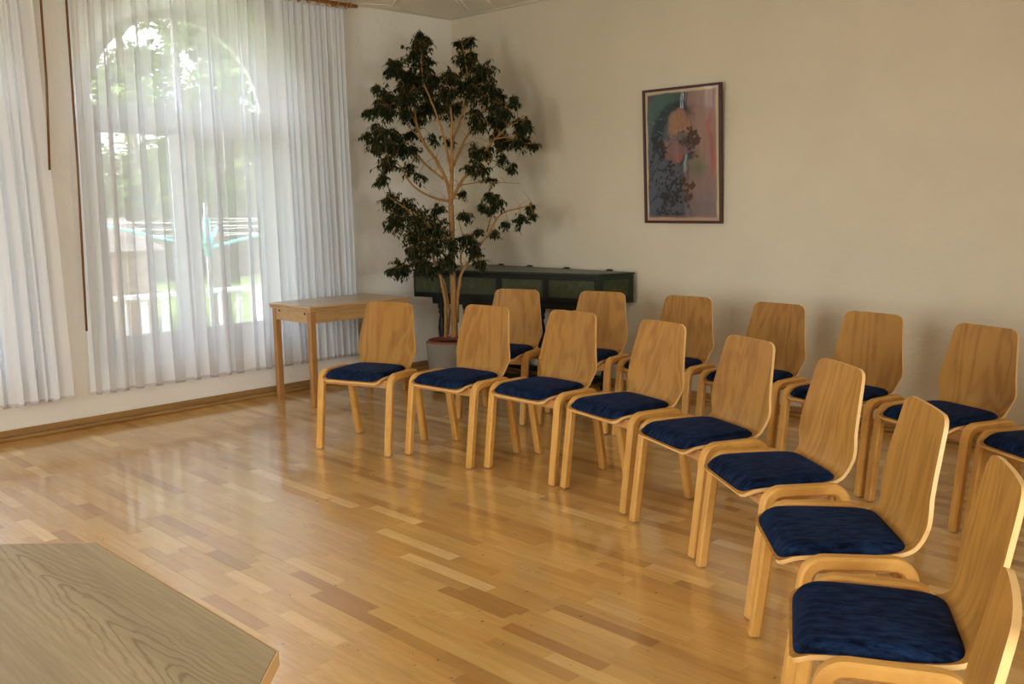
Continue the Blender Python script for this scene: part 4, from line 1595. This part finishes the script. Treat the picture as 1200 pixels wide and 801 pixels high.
# low garden house
GH = thing('garden_house', 'low brownish brick garden house with dark roof behind the lawn', 'garden house', (-12.3, -0.9, LZ))
box('wall', (-1.5, -3.0, 0), (1.5, 3.0, 1.55), M['brick_red'], GH)
bm = bmesh.new()
rfv = [bm.verts.new(p) for p in ((-1.7, -3.2, 1.52), (1.7, -3.2, 1.52), (1.7, 3.2, 1.52), (-1.7, 3.2, 1.52), (0, -3.2, 2.1), (0, 3.2, 2.1))]
for f in ((0, 1, 4), (2, 3, 5), (1, 2, 5, 4), (3, 0, 4, 5), (0, 3, 2, 1)):
    bm.faces.new([rfv[i] for i in f])
from_bm('roof', bm, M['shed_roof'], GH)
box('door', (1.5, -0.5, 0), (1.53, 0.45, 1.45), M['white_paint'], GH)
for yy in (-2.2, 1.3):
    box('window', (1.5, yy, 0.6), (1.53, yy + 0.9, 1.2), M['window_paint'], GH)
grng = random.Random(9)
def garden_tree(x, y, h, rx, crown_z, nleaf, label, seed, dens_blobs=26):
    rg = random.Random(seed)
    t = thing('garden_tree', label, 'tree', (x, y, LZ), 0, 'trees in the garden outside')
    bm = bmesh.new()
    tube(bm, [(0, 0, 0), (rg.uniform(-.1, .1), rg.uniform(-.1, .1), h * 0.5), (rg.uniform(-.3, .3), rg.uniform(-.3, .3), h * 0.92)], [0.16, 0.11, 0.04], 8)
    from_bm('trunk', bm, M['garden_bark'], t, True)
    lv = []
    bm = bmesh.new()
    for b in range(dens_blobs):
        a = rg.uniform(0, 2 * PI)
        zz = crown_z + (h - crown_z) * rg.random()
        f = math.sin(PI * min(1, max(0.12, (zz - crown_z) / (h - crown_z) * 0.85 + 0.15)))
        rr = rx * f * math.sqrt(rg.random())
        c = Vector((rr * math.cos(a), rr * math.sin(a), zz))
        tube(bm, [(0, 0, max(0.4, zz - 0.5 * rr - 0.3)), c], [0.035, 0.012], 5)
        br_ = rg.uniform(0.35, 0.7)
        for _ in range(nleaf // dens_blobs):
            d = Vector((rg.gauss(0, 1), rg.gauss(0, 1), rg.gauss(0, 0.55))) * br_ * 0.55
            az = rg.uniform(0, 2 * PI)
            dv = Vector((math.cos(az), math.sin(az), rg.uniform(-0.8, 0.3))).normalized()
            lv.append((c + d, dv, rg.uniform(0.16, 0.30), rg.random()))
    from_bm('branches', bm, M['garden_bark'], t, True)
    v_, f_, t_ = leaf_mesh(lv, 0.6)
    o = mesh('crown', v_, f_, M['garden_leaf'], t)
    tone_attr(o.data, t_)
    o['kind'] = 'stuff'
for args in ((-8.4, 2.2, 6.4, 1.6, 2.6, 5000, 'leafy tree straight behind the clothes dryer', 1),
             (-16.2, 4.2, 9.5, 2.2, 2.0, 10000, 'tall tree in the middle of the wide window view', 2),
             (-19.6, 8.6, 9.5, 2.4, 2.2, 9500, 'tall tree standing far right near the hedge', 3),
             (-12.5, 11.0, 7.0, 2.2, 1.2, 5000, 'bushy tree far right in the garden', 4),
             (-15.5, -6.5, 8.5, 3.0, 1.8, 5200, 'tree left of the garden house', 5)):
    garden_tree(*args)
def hedge(x0, x1, y0, y1, h, n, label):
    rg = random.Random(31)
    t = thing('hedge', label, 'hedge', ((x0 + x1) / 2, (y0 + y1) / 2, LZ))
    w, d = (x1 - x0) / 2, (y1 - y0) / 2
    box('core', (-w * 0.8, -d * 0.98, 0), (w * 0.8, d * 0.98, h * 0.92), M['garden_bark'], t)
    lv = []
    for _ in range(n):
        f = rg.random()
        p = Vector((w * rg.uniform(0.75, 1.05), rg.uniform(-d, d), rg.uniform(0, h))) if f < 0.6 else Vector((rg.uniform(-w, w), rg.uniform(-d, d), h * rg.uniform(0.9, 1.08)))
        az = rg.uniform(0, 2 * PI)
        lv.append((p, Vector((math.cos(az), math.sin(az), rg.uniform(-0.6, 0.5))).normalized(), rg.uniform(0.14, 0.26), rg.random()))
    v_, f_, t_ = leaf_mesh(lv, 0.6)
    o = mesh('leaf_cover', v_, f_, M['garden_leaf'], t)
    tone_attr(o.data, t_)
    o['kind'] = 'stuff'
hedge(-24, -22, -12, 18, 3.2, 9000, 'long green hedge closing the garden behind the trees')
